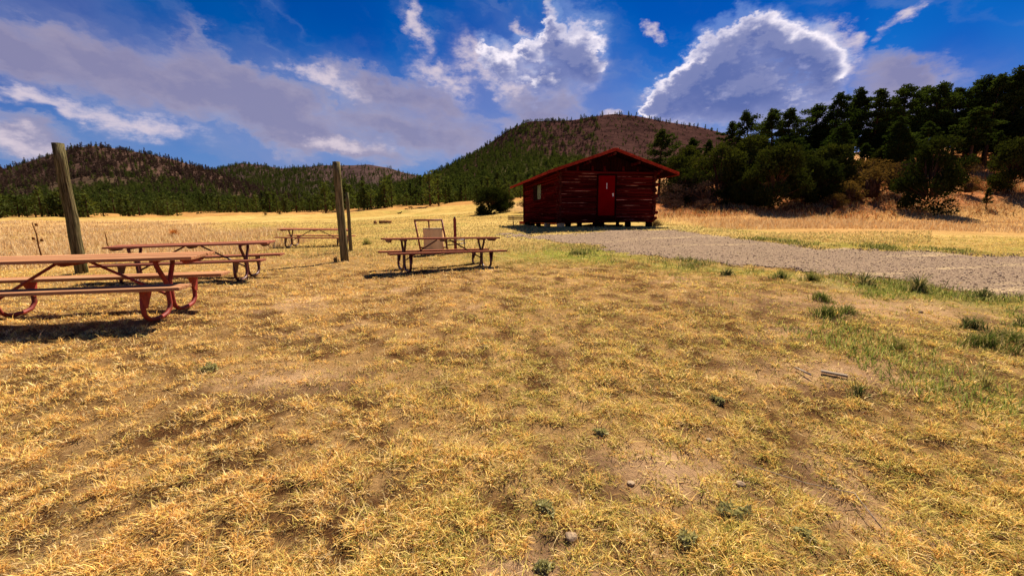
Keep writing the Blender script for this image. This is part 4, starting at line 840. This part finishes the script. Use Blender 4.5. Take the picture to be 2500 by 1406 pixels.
# ------------------------------------------------------------------ logs on the meadow
lg = MB(); lg.tube([(0, 0, .15), (.55, .05, .16), (1.15, .06, .15)], [.16, .17, .15], 9, True, .06, 1); o = lg.part('fallen_log', [M_stump, M_stump], None, (-12.5, 40, gz(-12.5, 40)), (0, 0, .05)); tag(o, 'short brown log lying far out on the yellow meadow', 'log')
lg = MB(); lg.tube([(0, 0, -.02), (0, .02, .30)], [.17, .14], 9, True, .08, 1); o = lg.part('tree_stump', [M_stump, M_stump], None, (-12.8, 39.8, gz(-12.8, 39.8))); tag(o, 'small stump at the left end of the short meadow log', 'stump')

# ------------------------------------------------------------------ dogs
def dog(x, y, rz, s, label, headup=True, body_z=.5, act='stand'):
    me = bpy.data.meshes.new('dog'); bz = body_z
    hd = [(.30, 0, bz + .10), (.42, 0, bz + .26), (.55, 0, bz + .28)] if headup else [(.34, 0, bz + .02), (.46, 0, bz - .10), (.58, 0, bz - .22)]
    P = [(0, 0, bz), (.18, 0, bz + .01), (-.20, 0, bz + .01), *hd, (-.32, 0, bz + .02), (-.46, 0, bz + .12)]; rr = [.11, .13, .11, .09, .065, .045, .05, .018]
    E = [(0, 1), (0, 2), (1, 3), (3, 4), (4, 5), (2, 6), (6, 7)]
    for sx, a in ((.20, 1), (-.24, 2)):
        for sy in (-.07, .07):
            i0 = len(P); k = .04 if sx < 0 else 0; P += [(sx, sy, bz - .12), (sx - k, sy, bz * .38), (sx - k * .3, sy, .02), (sx + .05, sy, .01)]; rr += [.06, .03, .024, .022]; E += [(a, i0), (i0, i0 + 1), (i0 + 1, i0 + 2), (i0 + 2, i0 + 3)]
    for sy in (-.03, .03): i0 = len(P); h_ = hd[1]; P.append((h_[0] - .02, sy * 1.4, h_[2] + .09)); rr.append(.014); E.append((4, i0))
    me.from_pydata(P, E, []); me.materials.append(M_black); o = link('dog', me, None, (x, y, gz(x, y)), (0, 0, rz)); o.scale = (s, s, s)
    m = o.modifiers.new('skin', 'SKIN'); sk = me.skin_vertices[0].data
    for v, r in zip(sk, rr): v.radius = (r, r)
    sk[0].use_root = True; o.modifiers.new('sub', 'SUBSURF').levels = 1; return tag(o, label, 'dog', 'dark dogs far out on the meadow')
dog(-23.7, 90, .1, 1.1, 'black dog with head raised, nearest of three on the far meadow'); dog(-23.0, 97, .05, 1.15, 'black dog with head lowered at the foot of the orange bank', False); dog(-23.9, 97, 3.2, .8, 'smallest dark dog left of the one with lowered head', False, .38)

# ------------------------------------------------------------------ small plants, rocks, sticks
def tuft_plant(name, x, y, n, h, spread, cols, label, cat, group=None, lean=(.2, .9), w=.006):
    a = rng.uniform(0, 6.28, n); r = spread * rng.random(n) ** .9 * (.65 + .35 * np.sin(a * 3 + x) + .25 * np.sin(a * 5 + y)); px, py = np.cos(a) * r, np.sin(a) * r * .8
    h = h * (1.15 - .75 * np.abs(r) / spread)
    col = np.array(cols)[rng.integers(0, len(cols), n)] * rng.uniform(.7, 1.2, (n, 1))
    o = blades(name, px, py, h * rng.uniform(.5, 1.1, n), np.full(n, w), rng.uniform(*lean, n), col, z=ground(px + x, py + y) - gz(x, y), label=label, kind=None, cat=cat)
    o.location = (x, y, gz(x, y)); del_kind(o)
    if spread >= .38: o['kind'] = 'stuff'; del o['category']; return o
    if group: o['group'] = group
    return o
def del_kind(o):
    if 'kind' in o: del o['kind']
G_ = [(.10, .15, .025), (.17, .20, .04), (.26, .24, .06)]; GD = [(.05, .08, .02), (.10, .13, .03), (.30, .26, .10)]; GY_ = [(.42, .36, .10), (.28, .30, .06)]
TUFTS = [(7.10, 8.30, .30, .26, GD, 'dark spiky grass clump on the gravel edge, left of the two biggest'), (7.65, 7.75, .34, .24, GD, 'darkest spiky clump on the gravel edge, right of the two biggest'), (6.35, 8.75, .24, .3, G_, 'pale green clump with loose blades at the gravel edge'), (5.9, 9.1, .18, .3, G_, 'rounded green clump on the gravel edge near the lone table side'),
         (5.0, 9.6, .16, .25, GD, 'small dark tuft at the left start of the green gravel edge'), (8.15, 7.1, .2, .25, GD, 'thin dark tuft right of the darkest clump'), (4.55, 5.9, .18, .34, G_, 'bright green tuft standing alone in the straw before the gravel'), (5.0, 6.1, .14, .3, G_, 'green tuft just behind the lone bright green one'),
         (6.2, 5.45, .18, .3, GD, 'dark green tuft on bare soil toward the right edge'), (5.6, 4.75, .18, .45, G_, 'widest bright green patch at the right of the foreground'), (6.1, 4.95, .17, .4, G_, 'bright green patch joined to the widest one on its right'), (7.0, 5.5, .18, .26, GD, 'spiky tuft near the right edge of the view'),
         (3.75, 3.9, .16, .16, GY_, 'olive tuft right of the centre foreground'), (2.62, 3.0, .13, .14, GD, 'olive grass tuft in front of the dead wood scraps'), (3.7, 3.1, .2, .10, GY_, 'sparse upright stalk tuft right of the dead wood scraps'), (5.2, 6.9, .15, .3, G_, 'low green tuft halfway to the gravel edge'),
         (1.9, 12.2, .14, .5, G_, 'green grass patch right of the lone maroon table'), (-6.0, 17.4, .3, .3, GY_, 'weedy tuft beyond the middle posts'), (-5.0, 11.85, .22, .12, [(.12, .05, .02), (.2, .1, .04)], 'reddish dead weed at the foot of the middle post'), (7.9, 23.0, .4, .4, [(.30, .16, .06), (.20, .14, .05)], 'brown weeds at the right corner of the cabin')]
for x, y, h, sp, cs, lab in TUFTS:
    if 4.5 < y < 10 and x > 4: x, y = x * .84, y * .84
    tuft_plant('grass_tuft', x, y, int(210 * (sp / .25) ** 1.4), h, sp * .85, cs + [(.60, .46, .18)], lab, 'grass tuft', 'green grass tufts', w=.004 + .0009 * y)
def sage(x, y, s, lab):
    n = 16; c = rng.normal(0, 1, (n, 3)) * np.array([.4, .4, .16]) * s + np.array([0, 0, s * .35]); c[:, 2] = np.abs(c[:, 2]); v, f = tufts(c, .02, 26, (1, 1, .8), np.full(n, s * .3)); o = link('sage_plant', npmesh('sage_plant', v, f, M_sage), None, (x, y, gz(x, y))); tag(o, lab, 'sage plant', 'small sage plants')
for x, y, s, lab in [(.16, 1.82, .085, 'small grey green sage plant beside the bare soil patch'), (.12, 1.53, .06, 'tiny dark sage plant at the bottom edge on bare soil'), (1.05, 1.78, .12, 'widest pale sage plant in the lower right'), (1.3, 1.68, .08, 'pale sage plant right of the widest one'), (.55, 2.45, .07, 'dark little sage plant above the two stones'), (1.5, 2.9, .08, 'sage plant in the middle of the right foreground'), (-2.65, 3.5, .14, 'dark flat sage plant in the matted straw on the left'), (.75, 1.62, .07, 'sage plant among pale curled grass')]: sage(x, y, s * .5, lab)
def rock(x, y, s, seed, lab, sq=.6):
    rs_ = random.Random(seed); bm = bmesh.new(); bmesh.ops.create_icosphere(bm, subdivisions=2, radius=1)
    dirs = [Vector((rs_.gauss(0, 1), rs_.gauss(0, 1), rs_.gauss(0, 1))).normalized() for _ in range(9)]
    for v in bm.verts:
        for d_ in dirs:
            q_ = v.co.dot(d_); 
            if q_ > .72: v.co -= d_ * (q_ - .72)
        v.co.z *= sq; v.co *= s
    me = bpy.data.meshes.new('rock'); bm.to_mesh(me); bm.free(); me.materials.append(M_rock); o = link('rock', me, None, (x, y, gz(x, y) + s * sq * .35), (0, 0, rs_.random() * 6)); tag(o, lab, 'rock', 'small stones in the grass')
for k, (x, y, s, lab) in enumerate([(.62, 2.02, .035, 'pale upright stone left of the bare patch in the foreground'), (1.20, 2.02, .042, 'rounded pale stone right of the bare patch in the foreground'), (.25, 1.66, .05, 'half buried brown stone beside the sage plant'), (1.22, 2.42, .03, 'flat pale stone behind the rounded one'), (.80, 1.98, .016, 'tiny stone between the two pale foreground stones'), (5.3, 5.3, .05, 'bluish grey stone in the grass at the right'), (-5.5, 7.1, .05, 'small dark stone under the farther bench')]): rock(x, y, s * .65, k + 3, lab)
def stick(pts_, r, lab, mat=M_wood, nm='dead_stick'):
    x, y = pts_[0][:2]; z0 = gz(x, y); mb = MB(); mb.tube([(a - x, b_ - y, gz(a, b_) - z0 + c_) for a, b_, c_ in pts_], r, 6); o = mb.part(nm, mat, None, (x, y, z0)); tag(o, lab, 'stick', 'dead sticks in the grass')
stick([(2.42, 3.42, .03), (2.45, 3.27, .035)], .008, 'short pale stick beside the grey wood scrap'); stick([(1.28, 2.15, .04), (1.55, 2.02, .05), (1.75, 1.95, .05), (1.72, 1.75, .03)], .0025, 'long thin pale grass stem bent over the lower right grass')
sc_ = MB(); sc_.box((-.09, -.022, 0), (.09, .022, .018), .005); o = sc_.part('wood_scrap', M_wood, None, (2.66, 3.30, gz(2.66, 3.3) + .015), (0, .08, -.5)); tag(o, 'flat grey scrap of weathered wood in the right foreground', 'wood scrap')
def stalk(x, y, h, lx, lab, bulbs=()):
    z0 = gz(x, y); mb = MB(); mb.tube([(lx * q_ + random.uniform(-.03, .03) * (q_ > 0), 0, h * q_) for q_ in (0, .25, .5, .75, 1)], [.022, .02, .018, .016, .012], 6)
    for bx, bz in bulbs: mb.tube([(lx * bz / h, 0, bz), (bx, 0, bz + .08)], .006, 5); mb.tube([(bx, 0, bz + .05), (bx, 0, bz + .13)], [.035, .03], 6)
    o = mb.part('dead_stalk', M_stalk, None, (x, y, z0)); tag(o, lab, 'dead stalk')
stalk(-16.2, 16.9, .95, -.10, 'straight reddish stalk in the tall straw right of the left post'); stalk(-13.9, 12.4, 1.3, -.12, 'branching dead stalk with seed heads left of the left post', ((-.18, .75), (.06, .70), (-.02, 1.15)))
orange = tuft_plant('orange_weed', -24.0, 30.0, 160, .7, .35, [(.62, .20, .03), (.5, .22, .05)], 'orange weed clump glowing in the tall straw', 'weed', w=.05)
